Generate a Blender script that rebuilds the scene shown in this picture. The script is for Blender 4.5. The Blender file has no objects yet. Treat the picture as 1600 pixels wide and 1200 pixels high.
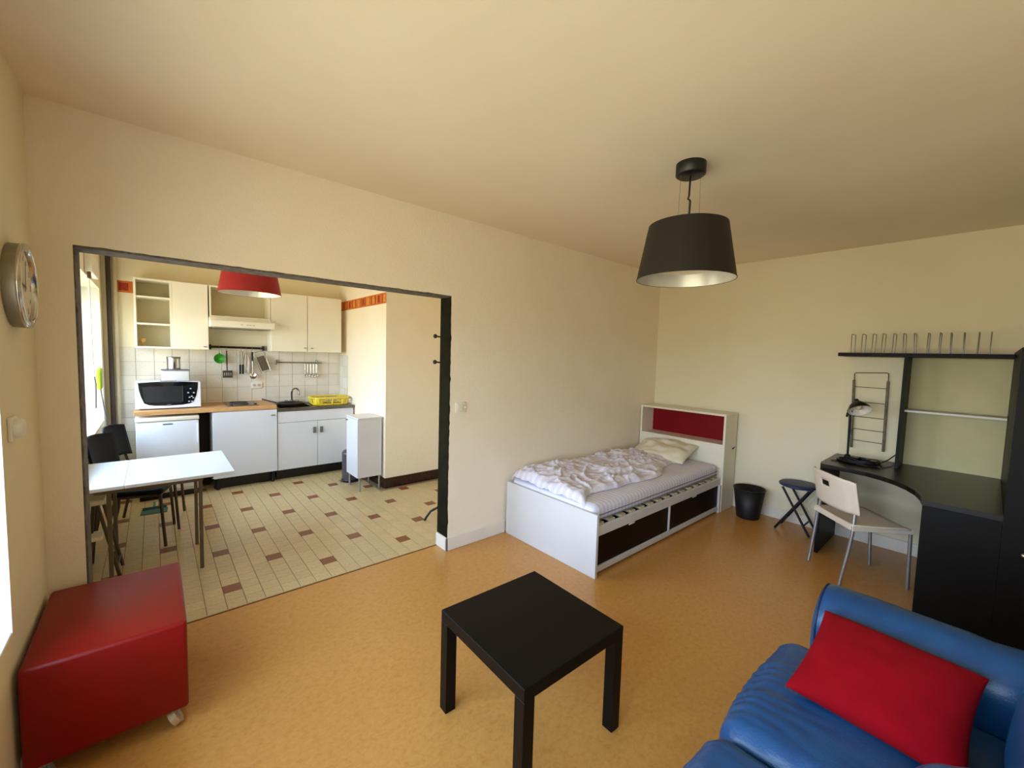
import bpy, bmesh, math, random
from mathutils import Vector, Matrix, noise

random.seed(7)
SC = bpy.context.scene
COL = SC.collection
PI = math.pi

# ------------------------------------------------------------------ camera
def make_camera():
    f, yaw, pitch, roll = 647.08, .7135, .0685, .0285      # focal length in pixels of a 1600x1200 frame
    cy, sy = math.cos(yaw), math.sin(yaw)
    fwd = Vector((sy*math.cos(pitch), cy*math.cos(pitch), -math.sin(pitch)))
    right = Vector((cy, -sy, 0)); up = right.cross(fwd)
    c, s = math.cos(roll), math.sin(roll)
    r = c*right + s*up; u = -s*right + c*up
    cam = bpy.data.cameras.new('camera')
    cam.sensor_width = 36; cam.lens = f/1600*36; cam.clip_start = .02
    o = bpy.data.objects.new('camera', cam); COL.objects.link(o)
    m = Matrix((r, u, -fwd)).transposed().to_4x4(); m.translation = Vector((0, 0, 1.562))
    o.matrix_world = m
    SC.camera = o
make_camera()

def lin(c):
    return tuple(((v/255)/12.92 if v/255 <= .04045 else ((v/255+.055)/1.055)**2.4) for v in c)

# ------------------------------------------------------------------ world, exposure
SKY_TOP, SKY_LOW, GROUND = (.57, .79, 1.10), (.80, .92, 1.06), (.48, .45, .33)
SKY_STRENGTH = 10.0
def make_world():
    w = bpy.data.worlds.new('daylight'); SC.world = w; w.use_nodes = True
    nt = w.node_tree; nt.nodes.clear()
    out = nt.nodes.new('ShaderNodeOutputWorld'); bg = nt.nodes.new('ShaderNodeBackground')
    tc = nt.nodes.new('ShaderNodeTexCoord'); sp = nt.nodes.new('ShaderNodeSeparateXYZ')
    mr = nt.nodes.new('ShaderNodeMapRange'); cr = nt.nodes.new('ShaderNodeValToRGB')
    mr.inputs['From Min'].default_value = -1; mr.inputs['From Max'].default_value = 1
    e = cr.color_ramp.elements
    e[0].position = 0; e[0].color = (*GROUND, 1)
    e[1].position = 1; e[1].color = (*SKY_TOP, 1)
    a = e.new(.485); a.color = (*GROUND, 1)
    b = e.new(.515); b.color = (*SKY_LOW, 1)
    b = e.new(.75); b.color = (*SKY_TOP, 1)
    L = nt.links.new
    L(tc.outputs['Generated'], sp.inputs[0]); L(sp.outputs['Z'], mr.inputs['Value'])
    L(mr.outputs[0], cr.inputs[0]); L(cr.outputs[0], bg.inputs['Color']); L(bg.outputs[0], out.inputs['Surface'])
    bg.inputs['Strength'].default_value = SKY_STRENGTH
make_world()
VS = SC.view_settings
VS.view_transform = 'Standard'; VS.look = 'None'; VS.gamma = 1; VS.use_curve_mapping = False
VS.exposure = 0.58
SC.cycles.max_bounces = 14; SC.cycles.diffuse_bounces = 10; SC.cycles.glossy_bounces = 5
SC.cycles.transparent_max_bounces = 12
SC.cycles.sample_clamp_indirect = 8

def portal(name, x, y, z, wy, wz):
    l = bpy.data.lights.new(name, 'AREA'); l.shape = 'RECTANGLE'; l.size = wz; l.size_y = wy
    l.cycles.is_portal = True
    o = bpy.data.objects.new(name, l); COL.objects.link(o)
    o.location = (x, y, z); o.rotation_euler = (0, -PI/2, 0)     # faces +X, into the room
# window openings in the left wall: (y0, y1, z0, z1)
WIN1 = (-.60, 2.135, .56, 2.02)
WIN2 = (3.08, 5.74, .80, 2.10)
for n, w in (('window_portal', WIN1), ('window_portal', WIN2)):
    portal(n, -.82, (w[0]+w[1])/2, (w[2]+w[3])/2, w[1]-w[0], w[3]-w[2])

# ------------------------------------------------------------------ materials
MATS = {}
def mat(name, rgb, rough=.6, metal=0, var=0, vscale=6, rgb2=None, bump=0, bscale=200, spec=.5, coat=0, stretch=None, detail=4, sheen=0, trans=0, subtle=None):
    if name in MATS: return MATS[name]
    m = bpy.data.materials.new(name); m.use_nodes = True; MATS[name] = m
    nt = m.node_tree; p = nt.nodes['Principled BSDF']; L = nt.links.new
    p.inputs['Base Color'].default_value = (*lin(rgb), 1)
    p.inputs['Roughness'].default_value = rough; p.inputs['Metallic'].default_value = metal
    p.inputs['Specular IOR Level'].default_value = spec
    if coat: p.inputs['Coat Weight'].default_value = coat; p.inputs['Coat Roughness'].default_value = .15
    if sheen: p.inputs['Sheen Weight'].default_value = sheen
    tc = nt.nodes.new('ShaderNodeTexCoord'); src = tc.outputs['Object']
    if stretch:
        mp = nt.nodes.new('ShaderNodeMapping'); mp.inputs['Scale'].default_value = stretch
        L(src, mp.inputs['Vector']); src = mp.outputs[0]
    if var or rgb2:
        nz = nt.nodes.new('ShaderNodeTexNoise'); nz.inputs['Scale'].default_value = vscale; nz.inputs['Detail'].default_value = detail
        nz.inputs['Roughness'].default_value = .6
        L(src, nz.inputs['Vector'])
        c2 = rgb2 or tuple(max(0, v*(1-var)) for v in rgb)
        cr = nt.nodes.new('ShaderNodeValToRGB'); e = cr.color_ramp.elements
        e[0].position = .35; e[0].color = (*lin(rgb), 1); e[1].position = .65; e[1].color = (*lin(c2), 1)
        L(nz.outputs[0], cr.inputs[0]); L(cr.outputs[0], p.inputs['Base Color'])
    if bump:
        b = nt.nodes.new('ShaderNodeBump'); b.inputs['Strength'].default_value = bump; b.inputs['Distance'].default_value = .004
        n2 = nt.nodes.new('ShaderNodeTexNoise'); n2.inputs['Scale'].default_value = bscale; n2.inputs['Detail'].default_value = 3
        L(src, n2.inputs['Vector']); L(n2.outputs[0], b.inputs['Height']); L(b.outputs[0], p.inputs['Normal'])
    return m

def stripes(name, rgb, rgb2, freq, axis='X', rough=.85, width=.25, bump=.25, bscale=60):
    m = mat(name, rgb, rough, bump=bump, bscale=bscale); nt = m.node_tree; L = nt.links.new; p = nt.nodes['Principled BSDF']
    tc = nt.nodes.new('ShaderNodeTexCoord'); wv = nt.nodes.new('ShaderNodeTexWave'); wv.bands_direction = axis
    wv.inputs['Scale'].default_value = freq; wv.inputs['Distortion'].default_value = .15
    cr = nt.nodes.new('ShaderNodeValToRGB'); e = cr.color_ramp.elements
    e[0].position = width; e[0].color = (*lin(rgb), 1); e[1].position = width+.12; e[1].color = (*lin(rgb2), 1)
    L(tc.outputs['Object'], wv.inputs[0]); L(wv.outputs[0], cr.inputs[0]); L(cr.outputs[0], p.inputs['Base Color'])
    return m

def glass_pane(name, refl=.05):
    m = bpy.data.materials.new(name); m.use_nodes = True; nt = m.node_tree; nt.nodes.clear(); MATS[name] = m
    out = nt.nodes.new('ShaderNodeOutputMaterial'); mx = nt.nodes.new('ShaderNodeMixShader')
    t = nt.nodes.new('ShaderNodeBsdfTransparent'); g = nt.nodes.new('ShaderNodeBsdfGlossy'); g.inputs['Roughness'].default_value = .02
    lw = nt.nodes.new('ShaderNodeLayerWeight'); lw.inputs['Blend'].default_value = .5
    pw = nt.nodes.new('ShaderNodeMath'); pw.operation = 'POWER'; pw.inputs[1].default_value = 2.6
    ma = nt.nodes.new('ShaderNodeMath'); ma.operation = 'MULTIPLY_ADD'; ma.inputs[1].default_value = .9 if refl > .04 else .2; ma.inputs[2].default_value = refl
    nt.links.new(lw.outputs['Facing'], pw.inputs[0]); nt.links.new(pw.outputs[0], ma.inputs[0]); nt.links.new(ma.outputs[0], mx.inputs[0])
    nt.links.new(t.outputs[0], mx.inputs[1]); nt.links.new(g.outputs[0], mx.inputs[2]); nt.links.new(mx.outputs[0], out.inputs[0])
    return m

W_PAINT = mat('ingrain_wall_paint', (242, 232, 211), .9, rgb2=(238, 226, 202), vscale=1.3, bump=.55, bscale=110, spec=.2)
W_SMOOTH = mat('smooth_wall_paint', (234, 225, 196), .9, rgb2=(229, 219, 187), vscale=1.0, bump=.12, bscale=70, spec=.2)
CEIL = mat('ceiling_paint', (238, 226, 202), .95, rgb2=(232, 219, 193), vscale=.9, bump=.1, bscale=60, spec=.1)
WHITE = mat('white_laminate', (214, 214, 216), .35, var=.02, vscale=3)
WHITE_M = mat('white_matt_board', (228, 226, 218), .55, var=.02, vscale=3)
CREAMW = mat('cream_laminate', (232, 226, 206), .4, var=.02, vscale=3)
BLACKB = mat('black_brown_laminate', (13, 9, 6), .48, rgb2=(10, 7, 5), vscale=40, stretch=(1, 12, 12), bump=.05, bscale=90, spec=.16)
DESKT = mat('dark_desk_top', (22, 17, 9), .32, rgb2=(21, 16, 10), vscale=40, stretch=(1, 12, 12), bump=.04, bscale=90, spec=.5)
DARKW = mat('dark_drawer_front', (16, 4, 4), .45, rgb2=(12, 3, 3), vscale=30, spec=.16)
BLACK = mat('black_plastic', (14, 14, 15), .4, var=.1, vscale=20)
BLACKM = mat('black_metal', (18, 17, 16), .38, metal=.4, var=.1, vscale=30)
CHROME = mat('chrome', (205, 203, 198), .12, metal=1, var=.03, vscale=10)
STEEL = mat('brushed_steel', (150, 148, 142), .32, metal=1, var=.12, vscale=60, stretch=(1, 1, 8))
SILVER = mat('silver_paint', (168, 166, 166), .35, metal=.65, var=.05, vscale=20)
RED = mat('red_lacquer', (132, 4, 6), .4, rgb2=(124, 3, 5), vscale=4, spec=.35)
REDP = mat('red_panel', (128, 2, 12), .6, var=.05, vscale=6, spec=.2)
REDF = mat('red_cotton', (140, 2, 18), .95, rgb2=(130, 1, 16), vscale=9, bump=.3, bscale=420, spec=.15)
WOODTOP = mat('beech_worktop', (206, 160, 104), .45, rgb2=(182, 132, 80), vscale=14, stretch=(1, 10, 10))
JAMB = mat('jamb_dark_paint', (36, 33, 21), .9, rgb2=(27, 25, 16), vscale=7, bump=.3, bscale=40, spec=.05)
LINTEL = mat('lintel_grey_concrete', (112, 104, 92), .85, rgb2=(76, 70, 62), vscale=22, bump=.6, bscale=50)

def lino():
    m = mat('orange_marbled_linoleum', (204, 146, 74), .3, bump=.03, bscale=30); nt = m.node_tree; L = nt.links.new; p = nt.nodes['Principled BSDF']
    tc = nt.nodes.new('ShaderNodeTexCoord'); mp = nt.nodes.new('ShaderNodeMapping'); mp.inputs['Scale'].default_value = (1.0, 1.25, 1)
    n1 = nt.nodes.new('ShaderNodeTexNoise'); n1.inputs['Scale'].default_value = 34; n1.inputs['Detail'].default_value = 9; n1.inputs['Roughness'].default_value = .74; n1.inputs['Distortion'].default_value = .5
    n2 = nt.nodes.new('ShaderNodeTexNoise'); n2.inputs['Scale'].default_value = 1.6; n2.inputs['Detail'].default_value = 3
    c1 = nt.nodes.new('ShaderNodeValToRGB'); e = c1.color_ramp.elements
    e[0].position = .28; e[0].color = (*lin((180, 121, 52)), 1); e[1].position = .66; e[1].color = (*lin((202, 149, 80)), 1)
    a = e.new(.5); a.color = (*lin((197, 142, 72)), 1)
    mx = nt.nodes.new('ShaderNodeMixRGB'); mx.blend_type = 'MULTIPLY'; mx.inputs[0].default_value = .35
    c2 = nt.nodes.new('ShaderNodeValToRGB'); e = c2.color_ramp.elements
    e[0].position = .3; e[0].color = (.82, .80, .74, 1); e[1].position = .7; e[1].color = (1, 1, 1, 1)
    L(tc.outputs['Object'], mp.inputs[0]); L(mp.outputs[0], n1.inputs[0]); L(tc.outputs['Object'], n2.inputs[0])
    L(n1.outputs[0], c1.inputs[0]); L(n2.outputs[0], c2.inputs[0]); L(c1.outputs[0], mx.inputs[1]); L(c2.outputs[0], mx.inputs[2]); L(mx.outputs[0], p.inputs['Base Color'])
    return m
LINO = lino()
GROUT = mat('floor_grout', (150, 130, 92), .9, var=.1, vscale=20)
def tile_mat(name, a, b, rough):
    m = mat(name, a, rough, rgb2=b, vscale=45, bump=.05, bscale=60)
    nt = m.node_tree; L = nt.links.new; p = nt.nodes['Principled BSDF']
    oi = nt.nodes.new('ShaderNodeObjectInfo'); hv = nt.nodes.new('ShaderNodeHueSaturation'); mr = nt.nodes.new('ShaderNodeMapRange')
    mr.inputs['To Min'].default_value = .93; mr.inputs['To Max'].default_value = 1.05
    lk = p.inputs['Base Color'].links[0]; so = lk.from_socket; nt.links.remove(lk)
    L(oi.outputs['Random'], mr.inputs['Value']); L(mr.outputs[0], hv.inputs['Value']); L(so, hv.inputs['Color']); L(hv.outputs[0], p.inputs['Base Color'])
    return m
TILE_B = tile_mat('beige_floor_tile', (206, 184, 138), (192, 168, 120), .32)
TILE_R = tile_mat('brown_floor_tile', (138, 82, 42), (120, 70, 36), .4)
TILE_W = tile_mat('cream_wall_tile', (226, 220, 206), (220, 213, 196), .22)
TILE_S = tile_mat('dark_skirting_tile', (52, 20, 16), (42, 15, 12), .25)
WGROUT = mat('wall_grout', (160, 150, 130), .9, var=.05)

# ------------------------------------------------------------------ mesh builder
class MB:
    def __init__(s): s.v = []; s.f = []; s.sm = []
    def add(s, vs, fs, smooth=False, M=None):
        o = len(s.v)
        s.v += [(M @ Vector(p)) if M else Vector(p) for p in vs]
        s.f += [tuple(i+o for i in f) for f in fs]; s.sm += [smooth]*len(fs)
        return s
    def box(s, x0, x1, y0, y1, z0, z1, bev=0, seg=1, M=None):
        x0, x1 = min(x0, x1), max(x0, x1); y0, y1 = min(y0, y1), max(y0, y1); z0, z1 = min(z0, z1), max(z0, z1)
        vs = [(x0,y0,z0),(x1,y0,z0),(x1,y1,z0),(x0,y1,z0),(x0,y0,z1),(x1,y0,z1),(x1,y1,z1),(x0,y1,z1)]
        fs = [(0,3,2,1),(4,5,6,7),(0,1,5,4),(1,2,6,5),(2,3,7,6),(3,0,4,7)]
        if not bev: return s.add(vs, fs, False, M)
        bm = bmesh.new()
        bv = [bm.verts.new(p) for p in vs]
        for f in fs: bm.faces.new([bv[i] for i in f])
        bmesh.ops.bevel(bm, geom=list(bm.edges), offset=bev, segments=seg, affect='EDGES', profile=.5)
        bm.verts.index_update()
        s.add([v.co.copy() for v in bm.verts], [tuple(v.index for v in f.verts) for f in bm.faces], seg > 1, M)
        bm.free(); return s
    def tube(s, pts, r, n=8, closed=False, cap=True, M=None):
        pts = [Vector(p) for p in pts]; k = len(pts)
        rs = r if isinstance(r, (list, tuple)) else [r]*k
        vs = []; ref = None
        for i, p in enumerate(pts):
            if closed: t = pts[(i+1) % k]-pts[i-1]
            else: t = pts[min(i+1, k-1)]-pts[max(i-1, 0)]
            t.normalize()
            if ref is None:
                ref = t.orthogonal().normalized()
            ref = (ref - t*ref.dot(t))
            if ref.length < 1e-6: ref = t.orthogonal()
            ref.normalize(); b = t.cross(ref)
            for j in range(n):
                a = 2*PI*j/n; vs.append(p + (ref*math.cos(a)+b*math.sin(a))*rs[i])
        fs = []
        for i in range(k if closed else k-1):
            a, c = i*n, ((i+1) % k)*n
            for j in range(n): fs.append((a+j, a+(j+1) % n, c+(j+1) % n, c+j))
        s.add(vs, fs, True, M)
        if cap and not closed:
            s.add(vs[:n], [tuple(reversed(range(n)))], False, M); s.add(vs[-n:], [tuple(range(n))], False, M)
        return s
    def lathe(s, prof, n=32, M=None, smooth=True, close=False):
        # prof: list of (r, z)
        vs = []; fs = []
        for (r, z) in prof:
            for j in range(n):
                a = 2*PI*j/n; vs.append((r*math.cos(a), r*math.sin(a), z))
        k = len(prof)
        for i in range(k if close else k-1):
            c = ((i+1) % k)*n
            for j in range(n): fs.append((i*n+j, i*n+(j+1) % n, c+(j+1) % n, c+j))
        return s.add(vs, fs, smooth, M)
    def cyl(s, r, z0, z1, n=24, M=None, r2=None):
        r2 = r if r2 is None else r2
        s.lathe([(r, z0), (r2, z1)], n, M)
        s.lathe([(0.0001, z0), (r, z0)], n, M, False); s.lathe([(r2, z1), (0.0001, z1)], n, M, False)
        return s
    def prism(s, poly, z0, z1, M=None):
        n = len(poly)
        vs = [(x, y, z0) for x, y in poly]+[(x, y, z1) for x, y in poly]
        fs = [tuple(reversed(range(n))), tuple(range(n, 2*n))]+[(i, (i+1) % n, n+(i+1) % n, n+i) for i in range(n)]
        return s.add(vs, fs, False, M)
    def build(s, name, m, parent=None, world=True, kind=None):
        me = bpy.data.meshes.new(name)
        off = parent.location if (parent is not None and world) else Vector((0, 0, 0))
        if parent is not None and world and parent.parent is not None: off = off + parent.parent.location
        me.from_pydata([tuple(v-off) for v in s.v], [], s.f); me.update()
        me.polygons.foreach_set('use_smooth', s.sm)
        me.materials.append(m)
        o = bpy.data.objects.new(name, me); COL.objects.link(o)
        if parent is not None: o.parent = parent
        if kind: o['kind'] = kind
        return o

def thing(name, label, cat, loc=(0, 0, 0), rz=0, group=None):
    o = bpy.data.objects.new(name, None); COL.objects.link(o)
    o.empty_display_size = .05; o.location = loc; o.rotation_euler = (0, 0, rz)
    o['label'] = label; o['category'] = cat
    if group: o['group'] = group
    return o
def tag(o, label, cat, group=None):
    o['label'] = label; o['category'] = cat
    if group: o['group'] = group
    return o
def struct(o, label=None, cat=None):
    o['kind'] = 'structure'
    if label: o['label'] = label
    return o
def T(x, y, z): return Matrix.Translation((x, y, z))
def RX(a): return Matrix.Rotation(a, 4, 'X')
def RY(a): return Matrix.Rotation(a, 4, 'Y')
def RZ(a): return Matrix.Rotation(a, 4, 'Z')
def align(loc, d):          # local +Z to direction d
    return Matrix.Translation(loc) @ Vector(d).normalized().to_track_quat('Z', 'Y').to_matrix().to_4x4()
def arc(c, r, a0, a1, n, plane='xz'):
    out = []
    for i in range(n+1):
        a = a0+(a1-a0)*i/n; u, v = r*math.cos(a), r*math.sin(a)
        out.append((c[0]+u, c[1], c[2]+v) if plane == 'xz' else (c[0], c[1]+u, c[2]+v) if plane == 'yz' else (c[0]+u, c[1]+v, c[2]))
    return out
def fbm(x, y, z=0, oct=4, s=1.0):
    return noise.fractal(Vector((x*s, y*s, z*s)), 1.0, 2.0, oct)

# ------------------------------------------------------------------ the room shell
XL, XR, YA, YA2, YB, YN, H = -.39, 4.73, 2.732, 2.877, 5.98, -.78, 2.60
OX0, OX1, OZ = -.264, 1.728, 2.0
XK, YK = 1.97, 4.45                       # kitchen return wall corner
XKR = 3.6

struct(MB().box(XL-.3, XR+.1, YN-.1, 2.868, -.12, 0).build('floor', LINO), 'orange marbled linoleum floor of the living room')
struct(MB().box(XL-.42, XR+.15, YN-.15, YB+.15, H, H+.12).build('ceiling', CEIL), 'cream painted ceiling over both rooms')

def wall_with_holes(y0, y1, holes, x0, x1):
    b = MB(); y = y0
    for (a, c, z0, z1) in holes:
        b.box(x0, x1, y, a, 0, H); b.box(x0, x1, a, c, 0, z0); b.box(x0, x1, a, c, z1, H); y = c
    b.box(x0, x1, y, y1, 0, H); return b
struct(wall_with_holes(YN-.1, YB+.1, [WIN1, WIN2], XL-.42, XL).build('wall_left', W_SMOOTH), 'window wall with two window openings')
b = MB().box(XL, OX0, YA, YA2, 0, H).box(OX1, XR, YA, YA2, 0, H).box(OX0, OX1, YA, YA2, OZ, H)
struct(b.build('wall_middle', W_PAINT), 'textured cream wall with the wide opening to the kitchen')
struct(MB().box(XR, XR+.12, YN-.1, YA2, 0, H).build('wall_right', W_SMOOTH), 'cream wall behind the bed head and desk')
struct(MB().box(XL, XR, YN-.12, YN, 0, H).build('wall_near', W_SMOOTH), 'cream wall behind the sofa')
wall_back = struct(MB().box(XL, XK, YB, YB+.12, 0, H).build('wall_back', W_SMOOTH), 'kitchen wall behind the cabinets, tiled above the worktop')
wall_return = struct(MB().box(XK, XKR+.1, YK, YB+.12, 0, H).build('wall_return', W_PAINT), 'plain kitchen wall jutting out beside the sink')
struct(MB().box(XKR, XKR+.1, YA2, YK, 0, H).build('wall_kitchen', W_SMOOTH), 'kitchen side wall')

# opening lining
def rough_strip(x0, x1, y0, y1, z0, z1, axis, amp, n=60):
    # a thin slab whose front (low y) edge is uneven, like hacked plaster
    b = MB(); rings = []
    for i in range(n+1):
        t = i/n
        d = amp*noise.noise(Vector((t*37.3, x0*9+z0, 1.7)))+amp*.6*noise.noise(Vector((t*91, 3.1, x1)))
        if axis == 'z':
            z = z0+(z1-z0)*t; rings.append([(x0, y0-.0005, z), (x1+d if x1 < 1 else x1, y0-.0005, z), (x1, y1, z), (x0, y1, z)] if x1 < 1 else [(x0-d*0, y0-.0005, z), (x1+abs(d), y0-.0005, z), (x1, y1, z), (x0, y1, z)])
        else:
            x = x0+(x1-x0)*t; rings.append([(x, y0-.0005, z0), (x, y1, z0), (x, y1, z1), (x, y0-.0005, z1+abs(d))])
    vs = [p for r in rings for p in r]; fs = []
    for i in range(n):
        for j in range(4): fs.append((i*4+j, i*4+(j+1) % 4, i*4+4+(j+1) % 4, i*4+4+j))
    fs += [(3, 2, 1, 0), (n*4, n*4+1, n*4+2, n*4+3)]
    return b.add(vs, fs)
struct(rough_strip(OX0-.001, OX0+.006, YA, YA2+.001, 0, OZ, 'z', .004).build('trim_1', LINTEL), 'bare grey left edge of the wall opening')
struct(rough_strip(OX0, OX1, YA, YA2+.001, OZ-.006, OZ+.002, 'x', .006).build('trim_2', LINTEL), 'bare grey concrete lintel of the wall opening')
struct(rough_strip(OX1-.004, OX1+.001, YA, YA2+.001, .105, OZ, 'z', .009).build('trim_3', JAMB), 'dark painted right edge of the wall opening')
# threshold strip between lino and tiles
struct(MB().box(OX0, OX1-.016, 2.862, 2.872, -.005, .003).build('trim_4', mat('threshold_metal', (120, 86, 50), .4, metal=.5)), 'thin metal strip between linoleum and tiles')

# baseboards
SKW = mat('skirting_paint', (232, 226, 214), .5, var=.03, vscale=4)
struct(MB().box(OX1-.016, 2.318, YA-.014, YA, 0, .105, .003).box(OX1-.016, OX1, YA-.014, YA2, 0, .105, .003).build('baseboard_middle', SKW))
struct(MB().box(4.70, 4.716, YA-.014, YA, 0, .1).build('trim_5', SKW))
struct(MB().box(XR-.016, XR, YN, 1.72, 0, .105, .003).build('baseboard_right', SKW))
struct(MB().box(XL, XL+.014, 2.14, YA, 0, .09, .003).build('baseboard_left', SKW))
struct(MB().box(XL, 3.5, YN, YN+.014, 0, .1, .003).build('baseboard_near', SKW))

# kitchen floor: 10 cm tiles
kf = struct(MB().box(XL, XKR, 2.868, YB, -.12, -.003).build('floor_kitchen', GROUT), 'beige kitchen tile floor with brown accent tiles')
def tile_mesh(name, w, t, m, gy=.0018):
    b = MB(); g = w/2-.0018; c = .001; h = w/2-gy
    b.add([(-g,-h,-t),(g,-h,-t),(g,h,-t),(-g,h,-t),(-g,-h,-c),(g,-h,-c),(g,h,-c),(-g,h,-c),(-g+c,-h+c,0),(g-c,-h+c,0),(g-c,h-c,0),(-g+c,h-c,0)],
          [(0,1,5,4),(1,2,6,5),(2,3,7,6),(3,0,4,7),(4,5,9,8),(5,6,10,9),(6,7,11,10),(7,4,8,11),(8,9,10,11)])
    me = bpy.data.meshes.new(name); me.from_pydata([tuple(v) for v in b.v], [], b.f); me.update(); me.materials.append(m); return me
tb, tr = tile_mesh('floor_tile', .1, .004, TILE_B, .0006), tile_mesh('brown_floor_tile', .1, .004, TILE_R, .0006)
cells = []
for i in range(-4, 36):
    for j in range(-2, 29):
        x, y = .05+.1*i, 3.135+.1*j
        if x < XL+.04 or x > XKR-.05 or y < 2.92 or y > YB-.04: continue
        if x > XK-.04 and y > YK-.04: continue
        brown = (i % 6 == 3 and j % 6 == 0) or (i % 6 == 0 and j % 6 == 3)
        vis = (-.30/2.88 < x/y < 1.72/2.86) and y < 5.52
        cells.append((0 if vis else 1, y, x, brown))
cells.sort()
rest = MB(); restb = MB()
for k, (nv, y, x, brown) in enumerate(cells):
    if k < 260 or (brown and nv == 0):
        o = bpy.data.objects.new('brown_floor_tile' if brown else 'floor_tile', tr if brown else tb)
        COL.objects.link(o); o.location = (x, y, 0); o.parent = kf
    else:
        (restb if brown else rest).add([tuple(v.co+Vector((x, y, 0))) for v in tb.vertices], [tuple(p.vertices) for p in tb.polygons])
# cut row along the threshold (y 2.872 .. 2.885)
rest.box(XL+.002, XKR-.01, 2.8735, 2.8835, -.004, 0)
rest.build('far_floor_tile', TILE_B, kf, kind='stuff')
restb.build('far_brown_floor_tile', TILE_R, kf, kind='stuff')

# kitchen wall tiles (15 cm)
wt = tile_mesh('wall_tile', .1514, .006, TILE_W)
mbk = MB()
def put_wall_tile(x, y, z, rot, parent):
    o = bpy.data.objects.new('wall_tile', wt); COL.objects.link(o)
    o.location = (x, y, z); o.rotation_euler = rot; o.parent = parent
TP = .1514
for c in range(0, 14):
    x = -.149+TP*(c+.5)
    for r in range(0, 5):
        z = 1.535-.15*(r+.5)
        if x > XK-.05: continue
        put_wall_tile(x, YB-.006, z, (PI/2, 0, 0), wall_back)
for r in range(0, 9):
    z = 1.535-.15*(r+.5)
    put_wall_tile(-.149-TP*.5, YB-.006, z, (PI/2, 0, 0), wall_back)
for c in range(2):
    for r in range(0, 5):
        put_wall_tile(XK-.006, YB-.01-TP*(c+.5), 1.50-.15*(r+.5), (PI/2, 0, -PI/2), wall_return)
MB().box(-.30, XK, YB-.002, YB, .2, 1.535).build('tile_grout', WGROUT, wall_back)
MB().box(XK-.002, XK, YB-.315, YB, .75, 1.50).build('tile_grout', WGROUT, wall_return)

# dark skirting tiles along the return wall
bk = struct(MB().box(XK-.004, XKR, YK-.004, YK, 0, .118).box(XK-.004, XK, YK, YB-.5, 0, .118).build('baseboard_kitchen', mat('skirting_grout', (70, 50, 44), .9)), 'dark brown skirting tiles of the kitchen')
sk = bpy.data.meshes.new('skirting_tile'); q = MB().box(-.0735, .0735, -.006, 0, 0, .116, .002)
sk.from_pydata([tuple(v) for v in q.v], [], q.f); sk.update(); sk.materials.append(TILE_S)
for i in range(10):
    o = bpy.data.objects.new('skirting_tile', sk); COL.objects.link(o); o.location = (XK+.067+.15*i, YK-.004, .001); o.parent = bk
for i in range(6):
    o = bpy.data.objects.new('skirting_tile', sk); COL.objects.link(o); o.location = (XK-.004, YK+.08+.15*i, .001); o.rotation_euler = (0, 0, -PI/2); o.parent = bk

# printed frieze (paper border) with coloured motifs
FR_O = mat('frieze_orange', (206, 116, 36), .7, rgb2=(190, 92, 26), vscale=30)
FR_R = mat('frieze_red', (140, 24, 12), .7, rgb2=(160, 44, 16), vscale=40)
FR_Y = mat('frieze_yellow', (224, 160, 62), .7, rgb2=(206, 130, 40), vscale=40)
fz = tag(MB().box(XK-.002, XK, YK, YB, 2.105, 2.225).build('wallpaper_border', FR_O), 'orange and red printed border strip high on the wall beside the sink', 'border')
for i in range(10):
    y = YK+.02+.155*i
    MB().box(XK-.0028, XK-.002, y, y+.05, 2.125, 2.205).build('motif', (FR_Y, FR_R, FR_Y)[i % 3], fz)
    MB().box(XK-.0028, XK-.002, y+.075, y+.09, 2.115, 2.215).build('motif', (FR_R, FR_Y)[i % 2], fz)
    MB().box(XK-.0028, XK-.002, y+.11, y+.13, 2.115, 2.215).build('motif', (FR_O, FR_R)[i % 2], fz)
fz = tag(MB().box(-.275, .40, YB-.002, YB, 2.105, 2.225).build('wallpaper_border', FR_O), 'short orange border strip with a red square left of the kitchen wall cabinet', 'border')
for x, m in ((-.262, FR_R), (-.05, FR_R), (.12, FR_Y)):
    MB().box(x, x+.075, YB-.0028, YB-.002, 2.125, 2.205).build('motif', m, fz)

# ------------------------------------------------------------------ windows
PVC = mat('white_window_frame', (236, 236, 232), .4, var=.02)
GL = glass_pane('window_glass')
GLC = glass_pane('clock_glass', .03)
def window(name, w, label, n):
    y0, y1, z0, z1 = w; xg = XL-.30
    o = MB()
    for a, c in ((y0, y0+.05), (y1-.05, y1)): o.box(xg, xg+.06, a, c, z0, z1, .004)
    o.box(xg, xg+.06, y0, y1, z0, z0+.05, .004).box(xg, xg+.06, y0, y1, z1-.05, z1, .004)
    f = struct(o.build(name, PVC), label)
    step = (y1-y0-.1)/n
    for k in range(n):
        a, c = y0+.05+step*k, y0+.05+step*(k+1)
        s = MB()
        for p, r in ((a+.003, a+.05), (c-.05, c-.003)): s.box(xg+.015, xg+.065, p, r, z0+.052, z1-.052, .004)
        s.box(xg+.015, xg+.065, a, c, z0+.052, z0+.1, .004).box(xg+.015, xg+.065, a, c, z1-.1, z1-.052, .004)
        sash = s.build('sash', PVC, f)
        MB().box(xg+.036, xg+.04, a+.045, c-.045, z0+.095, z1-.095).build('pane', GL, sash)
        if k: MB().box(xg+.065, xg+.085, a+.01, a+.03, (z0+z1)/2-.06, (z0+z1)/2+.06, .004).build('window_handle', CHROME, sash)
    return f
window('window_1', WIN1, 'white casement window of the living room beside the clock', 4)
window('window_2', WIN2, 'white casement window of the kitchen seen edge-on', 2)
struct(MB().box(XL-.3, XL-.001, WIN1[0], WIN1[1], WIN1[2], WIN1[2]+.006, .002).build('trim_6', PVC), 'white sill of the living room window')
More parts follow.
